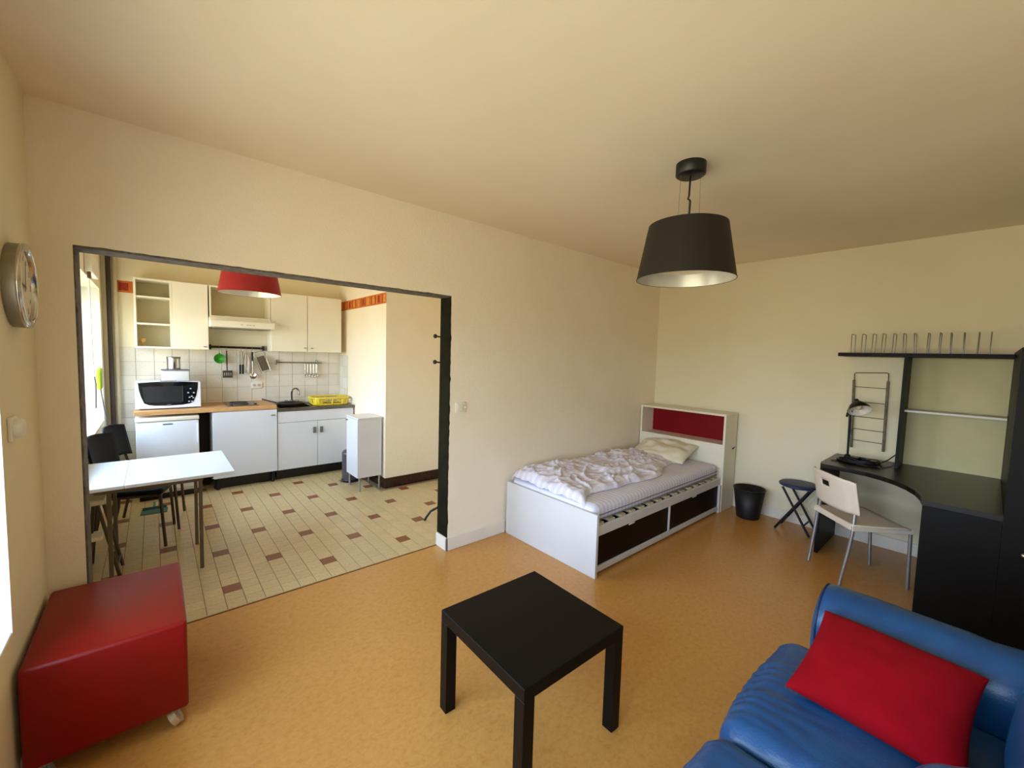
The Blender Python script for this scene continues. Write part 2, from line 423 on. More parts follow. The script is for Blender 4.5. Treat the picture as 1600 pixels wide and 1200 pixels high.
struct(MB().box(XL-.3, XL-.001, WIN2[0], WIN2[1], WIN2[2], WIN2[2]+.006, .002).build('trim_7', PVC), 'white sill of the kitchen window')

for n_, w_ in (('trim_8', WIN1), ('trim_9', WIN2)):  # white lining on the far reveal only, daylight put into its colour
    a_, c_, l_, h_ = w_
    struct(MB().box(XL-.295, XL+.0005, c_-.003, c_, l_, h_).build(n_, PVC), 'white lining added to brighten the far side of the window reveal')

# ------------------------------------------------------------------ soft shapes
def soft_box(dims, r, n=(14, 14, 8), puff=(0, 0, 0), fn=None):
    """rounded, puffed box centred on the origin; dims full sizes; fn(p, nrm) -> offset along normal"""
    hx, hy, hz = (d/2 for d in dims); b = bmesh.new()
    idx = {}
    def vert(i, j, k):
        key = (i, j, k)
        if key in idx: return idx[key]
        u, v, w = 2*i/n[0]-1, 2*j/n[1]-1, 2*k/n[2]-1
        # denser near the edges
        e = lambda t: math.sin(t*PI/2)*.6+t*.4
        u, v, w = e(u), e(v), e(w)
        p = Vector((u*hx, v*hy, w*hz))
        q = Vector((max(-hx+r, min(hx-r, p.x)), max(-hy+r, min(hy-r, p.y)), max(-hz+r, min(hz-r, p.z))))
        d = p-q
        if d.length > 1e-9: p = q+d.normalized()*r; nrm = d.normalized()
        else: nrm = Vector((0, 0, 1))
        p = Vector((p.x+math.copysign(puff[0]*(1-v*v)*(1-w*w), u)*(abs(u) > .5), p.y+math.copysign(puff[1]*(1-u*u)*(1-w*w), v)*(abs(v) > .5), p.z+math.copysign(puff[2]*(1-u*u)*(1-v*v), w)*abs(w)))
        if fn: p = p+nrm*fn(p, nrm)
        idx[key] = b.verts.new(p); return idx[key]
    for a in range(n[0]):
        for c in range(n[1]):
            b.faces.new([vert(a, c, 0), vert(a, c+1, 0), vert(a+1, c+1, 0), vert(a+1, c, 0)])
            b.faces.new([vert(a, c, n[2]), vert(a+1, c, n[2]), vert(a+1, c+1, n[2]), vert(a, c+1, n[2])])
    for a in range(n[0]):
        for c in range(n[2]):
            b.faces.new([vert(a, 0, c), vert(a+1, 0, c), vert(a+1, 0, c+1), vert(a, 0, c+1)])
            b.faces.new([vert(a, n[1], c), vert(a, n[1], c+1), vert(a+1, n[1], c+1), vert(a+1, n[1], c)])
    for a in range(n[1]):
        for c in range(n[2]):
            b.faces.new([vert(0, a, c), vert(0, a, c+1), vert(0, a+1, c+1), vert(0, a+1, c)])
            b.faces.new([vert(n[0], a, c), vert(n[0], a+1, c), vert(n[0], a+1, c+1), vert(n[0], a, c+1)])
    b.verts.index_update()
    out = ([v.co.copy() for v in b.verts], [tuple(v.index for v in f.verts) for f in b.faces]); b.free()
    return out
def pillow_mesh(w, h, t, n=26, pinch=.06, wr=.006, seed=0):
    vs = []; fs = []
    def P(u, v, s):
        k = max(0, (1-u*u)*(1-v*v))
        x = u*w/2*(1-pinch*(1-v*v)*0-pinch*(1-abs(v)**2)*(abs(u)**3)); y = v*h/2*(1-pinch*(1-abs(u)**2)*(abs(v)**3))
        z = s*(t/2*(k**.42))
        z += wr*fbm(u*2.2+seed, v*2.2, s*3, 3)*min(1, k*4)
        return (x, y, z)
    for s in (1, -1):
        o = len(vs)
        for i in range(n+1):
            for j in range(n+1):
                u, v = math.sin((2*i/n-1)*PI/2), math.sin((2*j/n-1)*PI/2)
                vs.append(P(u, v, s))
        for i in range(n):
            for j in range(n):
                a = o+i*(n+1)+j; q = (a, a+n+1, a+n+2, a+1)
                fs.append(q if s > 0 else tuple(reversed(q)))
    return vs, fs

# ================================================================== LIVING ROOM
# ------------------------------------------------------------------ red rolling box
rb = thing('rolling_box', 'glossy red storage box on castors beside the kitchen opening', 'box', (-.15, 2.375, 0))
MB().box(-.375, .077, 2.065, 2.685, .08, .45, .014, 3).build('body', RED, rb)
CAST = mat('beige_caster_plastic', (190, 164, 120), .35, var=.05)
for x in (-.33, .032):
    for y in (2.105, 2.63):
        c = MB().cyl(.036, -.012, .012, 24, T(x, y, .0365) @ RY(PI/2-.5)).build('caster', CAST, rb)
        MB().box(x-.018, x+.018, y-.02, y+.02, .070, .081, .002).cyl(.013, -.015, .015, 12, T(x, y, .0365) @ RY(PI/2-.5)).build('caster_fork', SILVER, c)

# ------------------------------------------------------------------ side table
lt = thing('side_table', 'square black-brown low side table in the middle of the floor', 'table', (1.191, 1.211, 0), -.0239)
MB().box(-.275, .275, -.275, .275, .4, .45, .002).build('table_top', BLACKB, lt, False)
for sx in (-1, 1):
    for sy in (-1, 1):
        MB().box(sx*.275, sx*.225, sy*.275, sy*.225, 0, .4, .0015).build('leg', BLACKB, lt, False)

# ------------------------------------------------------------------ bed
bed = thing('bed', 'white single bed frame with shelf headboard and two dark drawers', 'bed', (3.5, 2.22, 0))
MB().box(2.32, 2.345, 1.728, 2.708, 0, .462, .002).build('footboard', WHITE, bed)
hb = MB().box(4.41, 4.70, 1.735, 1.757, .0, 1.0, .0015).box(4.41, 4.70, 2.693, 2.715, 0, 1.0, .0015)
hb.box(4.41, 4.70, 1.735, 2.715, 1.0, 1.022, .0015)
hb = hb.build('headboard', CREAMW, bed)
MB().box(4.415, 4.70, 1.757, 2.693, .685, .705).build('shelf', CREAMW, hb)
MB().box(4.655, 4.67, 1.757, 2.693, .705, 1.0).build('back_panel', REDP, hb)
MB().box(4.415, 4.43, 1.757, 2.693, .45, .685, .001).build('head_panel', CREAMW, hb)
MB().box(4.418, 4.43, 1.757, 2.693, .02, .448).build('lower_panel', CREAMW, hb)
MB().box(4.60, 4.64, 1.727, 1.736, .640, .655, .004, 2).box(4.615, 4.66, 1.722, 1.73, .655, .662, .002).build('pull_handle', BLACK, hb)
MB().box(2.345, 4.41, 1.752, 1.772, .288, .362, .003).build('side_rail', WHITE, bed)
MB().box(2.345, 4.41, 2.685, 2.705, .288, .362, .003).build('side_rail', WHITE, bed)
MB().box(2.345, 4.41, 1.752, 1.772, .022, .064, .002).build('bottom_rail', WHITE, bed)
MB().box(3.378, 3.394, 1.752, 1.78, .064, .288).build('divider', WHITE, bed)
MB().box(4.378, 4.408, 1.740, 1.775, 0, .288, .002).build('leg', WHITE, bed)
for x0, x1 in ((2.348, 3.376), (3.396, 4.376)):
    d = MB().box(x0, x1, 1.762, 1.778, .066, .282, .002).box(x0+.02, x1-.02, 1.778, 2.60, .07, .09).build('drawer', DARKW, bed)
    xm = (x0+x1)/2
    MB().box(x0+.42, x0+.50, 1.758, 1.766, .270, .286, .003, 2).build('finger_pull', WHITE, d)
SLAT = mat('birch_slat', (214, 196, 158), .5, var=.06)
for k in range(15):
    x = 2.40+k*.1355
    MB().box(x, x+.065, 1.774, 2.684, .352, .372, .002).build('slat', SLAT, bed)

MATT = stripes('striped_bluish_sheet', (208, 208, 226), (226, 226, 238), 7.0, 'X', width=.55)
DUV = stripes('duvet_cotton', (216, 212, 226), (228, 225, 235), 5.0, 'Y', width=.5, bump=.3, bscale=38)
PIPE = mat('mattress_piping', (120, 124, 142), .8, var=.05)
mt = thing('mattress', 'striped pale blue mattress with dark piping on the bed frame', 'mattress', (3.36, 2.235, .372))
vs, fs = soft_box((2.02, .915, .128), .045, (60, 24, 8), (0, 0, .004), lambda p, n: .0025*fbm(p.x*5, p.y*5, p.z*9))
MB().add(vs, fs, True, T(3.362, 2.232, .437)).build('mattress_core', MATT, mt)
def rrect(x0, x1, y0, y1, r, z, n=6):
    out = []
    for cx, cy, a in ((x1-r, y1-r, 0), (x0+r, y1-r, PI/2), (x0+r, y0+r, PI), (x1-r, y0+r, 1.5*PI)):
        for i in range(n+1): out.append((cx+r*math.cos(a+PI/2*i/n), cy+r*math.sin(a+PI/2*i/n), z))
    return out
for z in (.400, .432):
    MB().tube(rrect(2.351, 4.373, 1.7735, 2.690, .036, z), .0045, 6, closed=True).build('piping', PIPE, mt)

def duvet():
    b = MB(); nx, ny = 170, 90; top = []
    for i in range(nx+1):
        u = i/nx; x = 2.349+u*1.70
        yn = 1.93+.03*math.sin(u*7+.6)+.03*fbm(u*5, 2.2)+.015*math.sin(u*17)
        yn -= .07*max(0, 1-u/.12)
        if u > .6: yn += (u-.6)*.30
        row = []
        for j in range(ny+1):
            v = j/ny; y = yn+(2.688-yn)*v
            xx = x+.05*(v-.5)*u*u
            e = min(1, v/.06)*min(1, (1-v)/.04)*min(1, (1-u)/.04)*min(1, .25+u/.05); e = max(0, e)
            e = math.sqrt(e*(2-e)) if e < 1 else 1
            a1 = .8*fbm(x*1.7+3, y*2.0, .2, 2)
            rid = (1-abs(fbm(x*2.0+y*1.3+a1, y*2.6-x*.5-a1, 5.5, 2)))**4
            rid2 = (1-abs(fbm(x*5.0-y*3.0-a1*2, y*4.5+x*1.8+a1*2, 1.5, 2)))**6
            rid3 = (1-abs(fbm(x*12.0+y*8-a1*3, y*7.0-x*3+a1*3, 3.5, 2)))**5
            bump = math.exp(-((x-2.72)/.30)**2-((y-2.50)/.20)**2)
            d_ = xx-2.352; base = .456+(math.sqrt(max(0, .045**2-(.045-max(0, d_))**2)) if d_ < .045 else .045)+.004
            z = base+e*(.020+.034*rid+.020*rid2*(1+.5*bump)+.008*rid3+.014*fbm(x*1.8, y*2.4, 9)+.016*math.exp(-((y-2.5)/.2)**2)+.034*bump)
            z = max(z, base+.002)
            row.append((xx, y, z))
        top.append(row)
    vs = [p for r in top for p in r]; fs = []
    for i in range(nx):
        for j in range(ny):
            a = i*(ny+1)+j; fs.append((a, a+ny+1, a+ny+2, a+1))
    return b.add(vs, fs, True)
tag(duvet().build('duvet', DUV), 'crumpled white and lilac duvet spread over the mattress', 'duvet')
PILW = mat('cream_pillow_cotton', (232, 226, 206), .9, rgb2=(224, 214, 190), vscale=5, bump=.3, bscale=50)
vs, fs = pillow_mesh(.42, .62, .14, wr=.03, seed=4)
tag(MB().add(vs, fs, True, T(4.19, 2.29, .578) @ RY(-.30) @ RZ(.06)).build('bed_pillow', PILW), 'cream pillow leaning against the bed headboard', 'pillow')

# ------------------------------------------------------------------ pendant lamp
SHADE_IN = mat('lampshade_inner_silver', (214, 210, 198), .35, metal=.35, var=.04)
SHADE_BK = mat('lampshade_black_fabric', (26, 21, 14), .55, var=.1, vscale=60, bump=.1, bscale=400)
def pendant(x, y, zb, rb_, zt, rt, label, mo, mi, dark_canopy, rose=(.075, .064)):
    t = thing('pendant_lamp', label, 'lamp', (x, y, zb))
    M = T(x, y, 0)
    sh = MB().lathe([(rb_, zb), (rt, zt)], 64, M).build('lamp_shade', mo, t)
    MB().lathe([(rt-.003, zt), (rb_-.003, zb)], 64, M).lathe([(rb_-.003, zb), (rb_, zb)], 64, M, False).build('shade_lining', mi, sh)
    MB().tube([(x+rb_*math.cos(a), y+rb_*math.sin(a), zb) for a in [2*PI*k/64 for k in range(64)]], .002, 6, closed=True).build('rim', mo, sh)
    MB().lathe([(rt-.002, zt-.001), (.10, zt+.002), (.03, zt+.002)], 48, M, False).build('top_ring', mo, sh)
    MB().lathe([(.16, zb+.055), (.12, zb+.085), (.02, zb+.09), (.0002, zb+.09)], 40, M).build('diffuser', mat('lamp_diffuser', (226, 216, 190), .4, var=.03), t)
    MB().cyl(.02, zb+.09, zt-.02, 16, M).build('lamp_holder', BLACK, t)
    rr, rh = rose
    MB().lathe([(rr, H), (rr, H-rh+.008), (rr-.01, H-rh), (.0002, H-rh)], 40, M).build('ceiling_rose', dark_canopy, t)
    pts = [(x, y, H-rh), (x-.004, y, H-rh-.10), (x-.002, y+.006, H-rh-.115), (x+.012, y, H-rh-.122), (x+.006, y, zt-.01)]
    MB().tube(pts, .005, 8).build('cord', BLACK, t)
    for a in (.5, .5+2*PI/3, .5+4*PI/3):
        MB().tube([(x+.055*math.cos(a), y+.055*math.sin(a), H-rh), (x+.06*math.cos(a), y+.06*math.sin(a), zt)], .0009, 5).build('wire', STEEL, t)
    return t
pendant(2.176, 1.116, 1.997, .25, 2.28, .199, 'black drum pendant lamp with silver lining over the living room', SHADE_BK, SHADE_IN, BLACK)

# ------------------------------------------------------------------ waste bin
wb = thing('waste_bin', 'black round waste bin on the floor between bed and folding stool', 'bin', (4.515, 1.513, 0))
M = T(4.515, 1.513, 0)
MB().lathe([(.0002, .002), (.101, .002), (.104, .008), (.141, .295), (.138, .295), (.10, .012), (.0002, .012)], 40, M).build('bin_body', mat('bin_black', (16, 16, 17), .55, bump=.2, bscale=120), wb)
MB().tube([(4.515+.142*math.cos(2*PI*k/40), 1.513+.142*math.sin(2*PI*k/40), .297) for k in range(40)], .005, 6, closed=True).build('rim', BLACK, wb)

# ------------------------------------------------------------------ folding stool
st = thing('folding_stool', 'navy blue round folding stool against the cream wall', 'stool', (4.55, 1.11, 0))
NAVY = mat('navy_vinyl', (40, 52, 88), .5, var=.1, vscale=15)
M = T(4.554, 1.114, .437)
MB().lathe([(.0002, -.024), (.135, -.024), (.15, -.016), (.152, -.004), (.142, .006), (.10, .010), (.0002, .012)], 44, M).build('seat', NAVY, st)
DKM = mat('dark_navy_tube', (20, 24, 34), .4, metal=.3, var=.05)
for x in (4.452, 4.628):
    MB().tube([(x-.02, 1.245, .004), (x, 1.00, .412)], .0105, 8).build('leg', DKM, st)
for x in (4.432, 4.642):
    MB().tube([(x, .972, .004), (x, 1.205, .412)], .0105, 8).build('leg', DKM, st)
MB().tube([(4.435, 1.195, .085), (4.615, 1.195, .085)], .008, 8).build('crossbar', DKM, st)
MB().tube([(4.432, 1.022, .09), (4.642, 1.022, .09)], .008, 8).build('crossbar', DKM, st)

# ------------------------------------------------------------------ desk with hutch
DZ = .757
dk = thing('desk', 'black desk with a curved front edge and drawer pedestal', 'desk', (4.2, .4, 0))
curve = [(4.10, .845), (4.092, .76), (4.085, .66), (4.065, .57), (4.02, .48), (3.945, .395), (3.85, .325), (3.74, .272), (3.62, .238), (3.522, .222)]
poly = [(4.715, .872), (4.175, .872), (4.125, .866)]+curve+[(3.522, -.098), (4.715, -.098)]
MB().prism(list(reversed(poly)), DZ-.032, DZ).build('desk_top', DESKT, dk)
MB().box(4.125, 4.71, .842, .866, 0, DZ-.032, .001).build('side_panel', BLACKB, dk)
pd = MB().box(3.53, 4.20, .198, .220, 0, DZ-.032, .001).box(3.53, 4.20, -.098, -.082, 0, DZ-.032).box(4.18, 4.20, -.082, .198, .0, DZ-.032).box(3.56, 4.18, -.082, .198, .0, .06).build('pedestal', BLACKB, dk)
for z0, z1 in ((.0, .2795), (.280, .5015), (.502, .7245)):
    MB().box(3.516, 3.534, -.0975, .2195, z0, z1).build('drawer', BLACKB, dk)

hu = thing('desk_hutch', 'black desk shelf unit with white back panels and a row of wire dividers', 'shelf', (4.6, .4, DZ))
XH = 4.42
MB().box(XH, 4.715, -.098, .868, 1.637, 1.667, .001).build('top_board', BLACKB, hu)
MB().box(XH, 4.70, .432, .452, DZ, 1.637, .001).build('divider', BLACKB, hu)
BACKP = mat('pale_back_panel', (228, 219, 182), .6, var=.02)
MB().box(4.70, 4.714, .452, .862, DZ, 1.637).build('back_panel', BACKP, hu)
MB().box(4.706, 4.714, -.098, .44, DZ, 1.637).build('back_panel', mat('back_panel_cream', (208, 199, 150), .7, var=.03), hu)
MB().box(4.50, 4.70, -.094, .432, 1.205, 1.221, .001).build('shelf', WHITE_M, hu)
for k in range(13):
    y = .792-k*.0645+random.uniform(-.004, .004); dx = random.uniform(-.004, .004)
    zt = 1.825
    lean = random.uniform(-.004, .006)
    pts = [(4.47+dx, y, 1.667), (4.47+dx, y+lean, zt-.015), (4.475+dx, y+lean, zt-.004), (4.49+dx, y+lean, zt), (4.60+dx, y+lean, zt), (4.615+dx, y+lean, zt-.004), (4.62+dx, y+lean, zt-.015), (4.62+dx, y, 1.667)]
    MB().tube(pts, .0032, 6).build('wire_divider', STEEL, hu)

wd = thing('wardrobe', 'tall black cupboard at the right end of the desk', 'cupboard', (4.1, -.42, 0))
MB().box(3.535, 4.715, -.122, -.100, 0, 1.66, .001).box(3.535, 4.715, -.74, -.72, 0, 1.66).box(4.70, 4.715, -.72, -.122, 0, 1.66).box(3.56, 4.70, -.72, -.122, 0, .05).build('carcass', BLACKB, wd)
MB().box(3.52, 4.715, -.745, -.098, 1.66, 1.684, .001).build('top_board', BLACKB, wd)
for a, c in ((-.4195, -.0985), (-.74, -.420)):
    d = MB().box(3.516, 3.534, a, c, .0, 1.659).build('door', BLACKB, wd)
    MB().lathe([(.005, 0), (.005, .012), (.012, .016), (.012, .022), (.0002, .024)], 16, align((3.516, -.182 if c > -.2 else -.47, .57), (-1, 0, 0))).build('knob', CHROME, d)

# wire rack hanging on the hutch panel
wr_ = thing('wire_rack', 'dark wire rack hanging on the pale panel behind the desk lamp', 'rack', (4.69, .68, .83))
RAILM = mat('dark_rack_metal', (58, 50, 38), .45, metal=.5, rgb2=(92, 80, 58), vscale=30)
for y0, y1 in ((.790, .772), (.565, .557)):
    MB().box(-.006, .006, -.009, .009, 0, .60, .002, M=T(4.680, y1, .835) @ RX(-(y0-y1)/.6)).build('rail', RAILM, wr_)
for z in (1.375, 1.245, 1.115, 1.005, .905):
    MB().tube([(4.676, .782-(1.44-z)*.03, z), (4.676, .562-(1.44-z)*.012, z-.004)], .0026, 6).build('rung', RAILM, wr_)
MB().tube([(4.678, .786, 1.40), (4.678, .790, 1.487), (4.678, .784, 1.497), (4.678, .575, 1.505), (4.678, .566, 1.498), (4.678, .563, 1.40)], .0034, 6).build('top_bail', RAILM, wr_)

# desk lamp
dl = thing('desk_lamp', 'black desk lamp with a dish shade turned to the room', 'lamp', (4.41, .745, DZ))
MB().lathe([(.0002, 0), (.072, 0), (.072, .012), (.06, .02), (.024, .03), (.018, .055), (.0002, .055)], 32, T(4.41, .745, DZ)).build('base', BLACKM, dl)
MB().tube([(4.41, .745, DZ+.04), (4.405, .752, 1.225)], .0085, 10).build('stem', BLACKM, dl)
MB().cyl(.014, -.018, .018, 14, T(4.405, .752, 1.175) @ RX(PI/2)).lathe([(.016, 0), (.02, .012), (.0002, .014)], 14, align((4.405, .762, 1.145), (0, 1, .1))).build('joint_knob', BLACK, dl)
D = Vector((-.50, -.36, -.80)).normalized(); A = Vector((4.392, .712, 1.262))
MM = align(A, D)
prof = [(.016, -.02), (.02, .0), (.035, .012), (.058, .035), (.072, .062), (.078, .085)]
sh = MB().lathe(prof, 36, MM).lathe([(.0002, -.022), (.016, -.02)], 36, MM).build('lamp_shade', BLACKM, dl)
MB().lathe([(.0765, .085), (.070, .061), (.056, .034), (.033, .012), (.0002, .004)], 36, MM).lathe([(.078, .085), (.0765, .085)], 36, MM, False).build('shade_lining', mat('lamp_white_enamel', (228, 222, 206), .35, var=.02), sh)
MB().lathe([(.0002, .075), (.014, .072), (.024, .058), (.024, .045), (.014, .02)], 20, MM).build('bulb', mat('frosted_bulb', (224, 208, 178), .25), dl)
MB().tube([tuple(Vector((4.405, .752, 1.225))), tuple(A-D*.018)], .007, 8).build('neck', BLACKM, dl)
# coiled cables on the desk
cb = MB(); pts = []
for k in range(230):
    a = k*.39; rr = .05+.028*noise.noise(Vector((k*.11, 0, 2)))
    px = 4.36+(rr+.012)*math.cos(a)+.03*noise.noise(Vector((k*.05, 4, 0))); py = .655+(rr+.03)*math.sin(a)*1.35+.03*noise.noise(Vector((k*.06, 9, 0)))
    if (px-4.41)**2+(py-.745)**2 < .078**2:
        q = math.hypot(px-4.41, py-.745) or 1e-4; px = 4.41+(px-4.41)/q*.079; py = .745+(py-.745)/q*.079
    pts.append((px, py, DZ+.006+.055*abs(noise.noise(Vector((k*.17, 1, 5))))+.00004*k))
pts += [(4.42, .60, DZ+.02), (4.50, .55, DZ+.006), (4.58, .51, DZ+.03), (4.66, .475, DZ+.07), (4.69, .465, DZ+.085)]
cb.tube(pts, .0042, 6)
cb.tube([(4.36, .60, DZ+.006), (4.32, .56, DZ+.005), (4.36, .50, DZ+.005), (4.45, .475, DZ+.005), (4.58, .465, DZ+.01), (4.66, .462, DZ+.03), (4.69, .47, DZ+.09)], .003, 6)
cb.tube([(4.34, .76, DZ+.006), (4.27, .80, DZ+.005), (4.29, .83, DZ+.005), (4.36, .80, DZ+.005)], .003, 6)
tag(cb.build('power_cable', BLACK), 'tangled black cables lying around the desk lamp foot', 'cable')

# ------------------------------------------------------------------ desk chair
ch = thing('desk_chair', 'white plastic chair with silver legs drawn up to the desk', 'chair', (3.94, .557, 0), math.atan2(-.31, .299))
CHP = mat('white_chair_plastic', (226, 214, 196), .42, var=.02, bump=.05, bscale=300)
def seat_mesh():
    nx, ny = 18, 16; vs = []; fs = []
    for s in (0, 1):
        for i in range(nx+1):
            for j in range(ny+1):
                u, v = i/nx, 2*j/ny-1
                x = -.205+.43*u; wdt = .20+.018*math.sin(u*PI*.9)+(0 if u < .85 else -.05*((u-.85)/.15)**2)
                y = v*wdt
                z = .452-.014*(1-v*v)*math.sin(u*PI)**.6-.03*max(0, (u-.8)/.2)**2
                e = max(abs(v), abs(2*u-1))
                if s: z -= .012+.0*e
                vs.append((x, y, z))
    N = (nx+1)*(ny+1)
    for s in (0, 1):
        for i in range(nx):
            for j in range(ny):
                a = s*N+i*(ny+1)+j; q = (a, a+ny+1, a+ny+2, a+1); fs.append(q if not s else tuple(reversed(q)))
    ring = [i*(ny+1) for i in range(nx+1)]+[nx*(ny+1)+j for j in range(1, ny+1)]+[i*(ny+1)+ny for i in range(nx-1, -1, -1)]+[j for j in range(ny-1, 0, -1)]
    for k in range(len(ring)):
        a, c = ring[k], ring[(k+1) % len(ring)]; fs.append((a, c, c+N, a+N)[::-1])
    return vs, fs
vs, fs = seat_mesh()
seat = MB().add(vs, fs, True)
# turned-down side skirt
seat.box(-.20, .205, -.207, -.199, .408, .446, .003).box(-.20, .205, .199, .207, .408, .446, .003).box(-.208, -.198, -.2, .2, .412, .45, .003)
seat.build('seat', CHP, ch, False)
def back_mesh():
    # curved sheet with a hand slot
    n, mz = 32, 12; vs = []; fs = []
    def P(i, k, off):
        v = 2*i/n-1; w = k/mz
        y = v*.225; z = .525+.245*w-.018*v*v*w
        x = -.235-.045*w+.055*abs(v)**2.4+(.012 if abs(v) > .8 else 0)
        if w < .15: x += .0
        return (x+off, y, z)
    for off in (-.006, .006):
        for i in range(n+1):
            for k in range(mz+1): vs.append(P(i, k, off))
    N = (n+1)*(mz+1); hole = lambda i, k: 13 <= i <= 18 and 7 <= k <= 8
    for i in range(n):
        for k in range(mz):
            if hole(i, k): continue
            a = i*(mz+1)+k; c = a+mz+1
            fs.append((a, a+1, c+1, c)); fs.append((N+a, N+c, N+c+1, N+a+1))
            for (di, dk_, e0, e1) in ((-1, 0, a, a+1), (1, 0, c+1, c), (0, -1, c, a), (0, 1, a+1, c+1)):
                ii, kk = i+di, k+dk_
                if ii < 0 or ii >= n or kk < 0 or kk >= mz or hole(ii, kk): fs.append((e1, e0, N+e0, N+e1))
    return vs, fs
vs, fs = back_mesh(); MB().add(vs, fs, True).build('backrest', CHP, ch, False)
for s in (-1, 1):
    MB().tube([(-.235, s*.176, .003), (-.20, s*.186, .25), (-.188, s*.19, .36), (-.183, s*.192, .42), (-.178, s*.186, .47), (-.172, s*.180, .53), (-.168, s*.178, .57)], .0115, 10).build('leg', SILVER, ch, False)
    MB().tube([(.215, s*.174, .003), (.198, s*.180, .43)], .0115, 10).build('leg', SILVER, ch, False)
MB().tube([(-.185, -.192, .425), (-.185, .192, .425)], .009, 8).build('frame', SILVER, ch, False)

# ------------------------------------------------------------------ sofa
LEA = mat('blue_leather', (24, 78, 128), .36, rgb2=(19, 66, 114), vscale=7, bump=.2, bscale=160, spec=.5)
sf = thing('sofa', 'blue leather two-seat sofa in the near corner', 'sofa', (1.3, .0, 0))
def wrinkle_seat(p, n):
    # gathered pleats along the front edge of the seat
    k = max(0, min(1, (p.y-.04)/.2))
    return k*.0035*math.sin(p.x*120+5*fbm(p.x*6, p.y*4, .3))*(.5+.8*fbm(p.x*4, 1.7))+.006*fbm(p.x*5, p.y*5, p.z*5)
MB().box(.44, 2.2, -.60, .40, .06, .27, .03, 3).build('base', LEA, sf)
for x0, x1 in ((.645, 1.312), (1.318, 1.985)):
    vs, fs = soft_box((x1-x0, .66, .20), .07, (72, 40, 10), (0, .02, .022), wrinkle_seat)
    MB().add(vs, fs, True, T((x0+x1)/2, .165, .335)).build('seat_cushion', LEA, sf)
    yb = -.075 if x0 < 1 else -.27
    vs, fs = soft_box((x1-x0+.01, .26, .36), .10, (36, 16, 24), (0, .04, .02), lambda p, n: .010*fbm(p.x*4, p.y*5, p.z*4)+.004*math.sin(p.x*60)*max(0, -p.z-.1)*4)
    MB().add(vs, fs, True, T((x0+x1)/2, yb, .575) @ RX(.14)).build('back_cushion', LEA, sf)
PIPB = mat('dark_blue_piping', (12, 30, 58), .5)
def armrest(x0, x1):
    xm, hw = (x0+x1)/2, (x1-x0)/2; zt = .645
    prof = [(hw*.96, .10), (hw*.95, .30), (hw*.97, .42)]
    for k in range(13): a = PI*k/12; prof.append((hw*math.cos(a), zt-.125+.125*math.sin(a)))
    prof += [(-hw*.97, .42), (-hw*.95, .30), (-hw*.96, .10)]
    n = len(prof); rings = []
    ys = [-.58+.03*k for k in range(32)]+[.372, .388, .398, .402]
    for q, y in enumerate(ys):
        sc = 1.0 if y < .36 else (.995, .985, .965, .93)[q-32] if q >= 32 else 1.0
        ring = []
        for i, (px, pz) in enumerate(prof):
            k = max(0, min(1, (-y+.05)/.2))
            w = .006*fbm(px*4+xm, y*4, pz*4)+.006*k*math.sin(y*46+pz*22)*max(0, 1-abs(pz-.55)/.2)
            sag = -.004*math.sin(PI*(y+.58)/.98)*(pz > .5)
            ring.append((xm+px*sc*(1+w*3), y, .10+(pz-.10)*sc+w*(pz > .45)+sag))
        rings.append(ring)
    vs = [p for r in rings for p in r]; fs = []
    for q in range(len(rings)-1):
        for i in range(n-1): a = q*n+i; fs.append((a, a+n, a+n+1, a+1))
    b = MB().add(vs, fs, True)
    b.add(rings[-1], [tuple(range(n))]); b.add(rings[0], [tuple(reversed(range(n)))])
    o = b.build('armrest', LEA, sf)
    MB().tube([(p[0], p[1]+.001, p[2]) for p in rings[-3]], .004, 6).build('piping', PIPB, o)
for x0, x1 in ((.37, .64), (1.965, 2.245)): armrest(x0, x1)
vs, fs = soft_box((1.75, .22, .60), .08, (40, 8, 16), (0, 0, 0))
MB().add(vs, fs, True, T(1.305, -.50, .42)).build('back_frame', LEA, sf)
for x in (.5, 2.12):
    for y in (-.5, .33): MB().cyl(.03, 0, .075, 16, T(x, y, 0)).build('foot', BLACK, sf)
vs, fs = pillow_mesh(.385, .42, .14, 30, .07, .006, 2)
tag(MB().add(vs, fs, True, T(1.752, .160, .545) @ RZ(-.07) @ RY(-.36)).build('cushion', REDF), 'plain red cushion on the blue sofa', 'cushion')

# ------------------------------------------------------------------ wall clock, controls
ck = thing('wall_clock', 'round chrome wall clock on the window wall', 'clock', (XL, 2.37, 1.767))
M = T(XL, 2.37, 1.767) @ RY(PI/2)     # local z -> +X
cm_ = mat('satin_clock_metal', (150, 142, 126), .4, metal=.8, var=.04)
MB().lathe([(.0002, .001), (.152, .001)], 72, M, False).lathe([(.152, .001), (.154, .034)], 72, M).build('case', cm_, ck)
MB().lathe([(.154, .033), (.157, .037), (.155, .042), (.150, .043), (.148, .041)], 72, M).lathe([(.148, .041), (.145, .046), (.139, .047), (.134, .044), (.131, .036), (.130, .030)], 72, M).build('rim', CHROME, ck)
MB().lathe([(.131, .030), (.0002, .030)], 72, M, False).build('dial', mat('clock_dial', (232, 224, 200), .5, var=.02), ck)
HAND = mat('clock_black', (22, 20, 18), .5)
def hand(a, l0, l1, w, z):     # angle clockwise from 12 as seen from the room (+X side)
    # screen right (seen from +X looking to -X) is +Y ... y grows to the right
    d = Vector((0, math.sin(a), math.cos(a))); p = Vector((0, math.cos(a), -math.sin(a)))
    o = Vector((XL+z, 2.37, 1.767))
    vs = [o-d*l0-p*w, o-d*l0+p*w, o+d*l1+p*w*.5, o+d*l1-p*w*.5]
    return MB().add([*vs, *[v+Vector((.001, 0, 0)) for v in vs]], [(4, 5, 6, 7), (3, 2, 1, 0), (0, 1, 5, 4), (1, 2, 6, 5), (2, 3, 7, 6), (3, 0, 4, 7)])
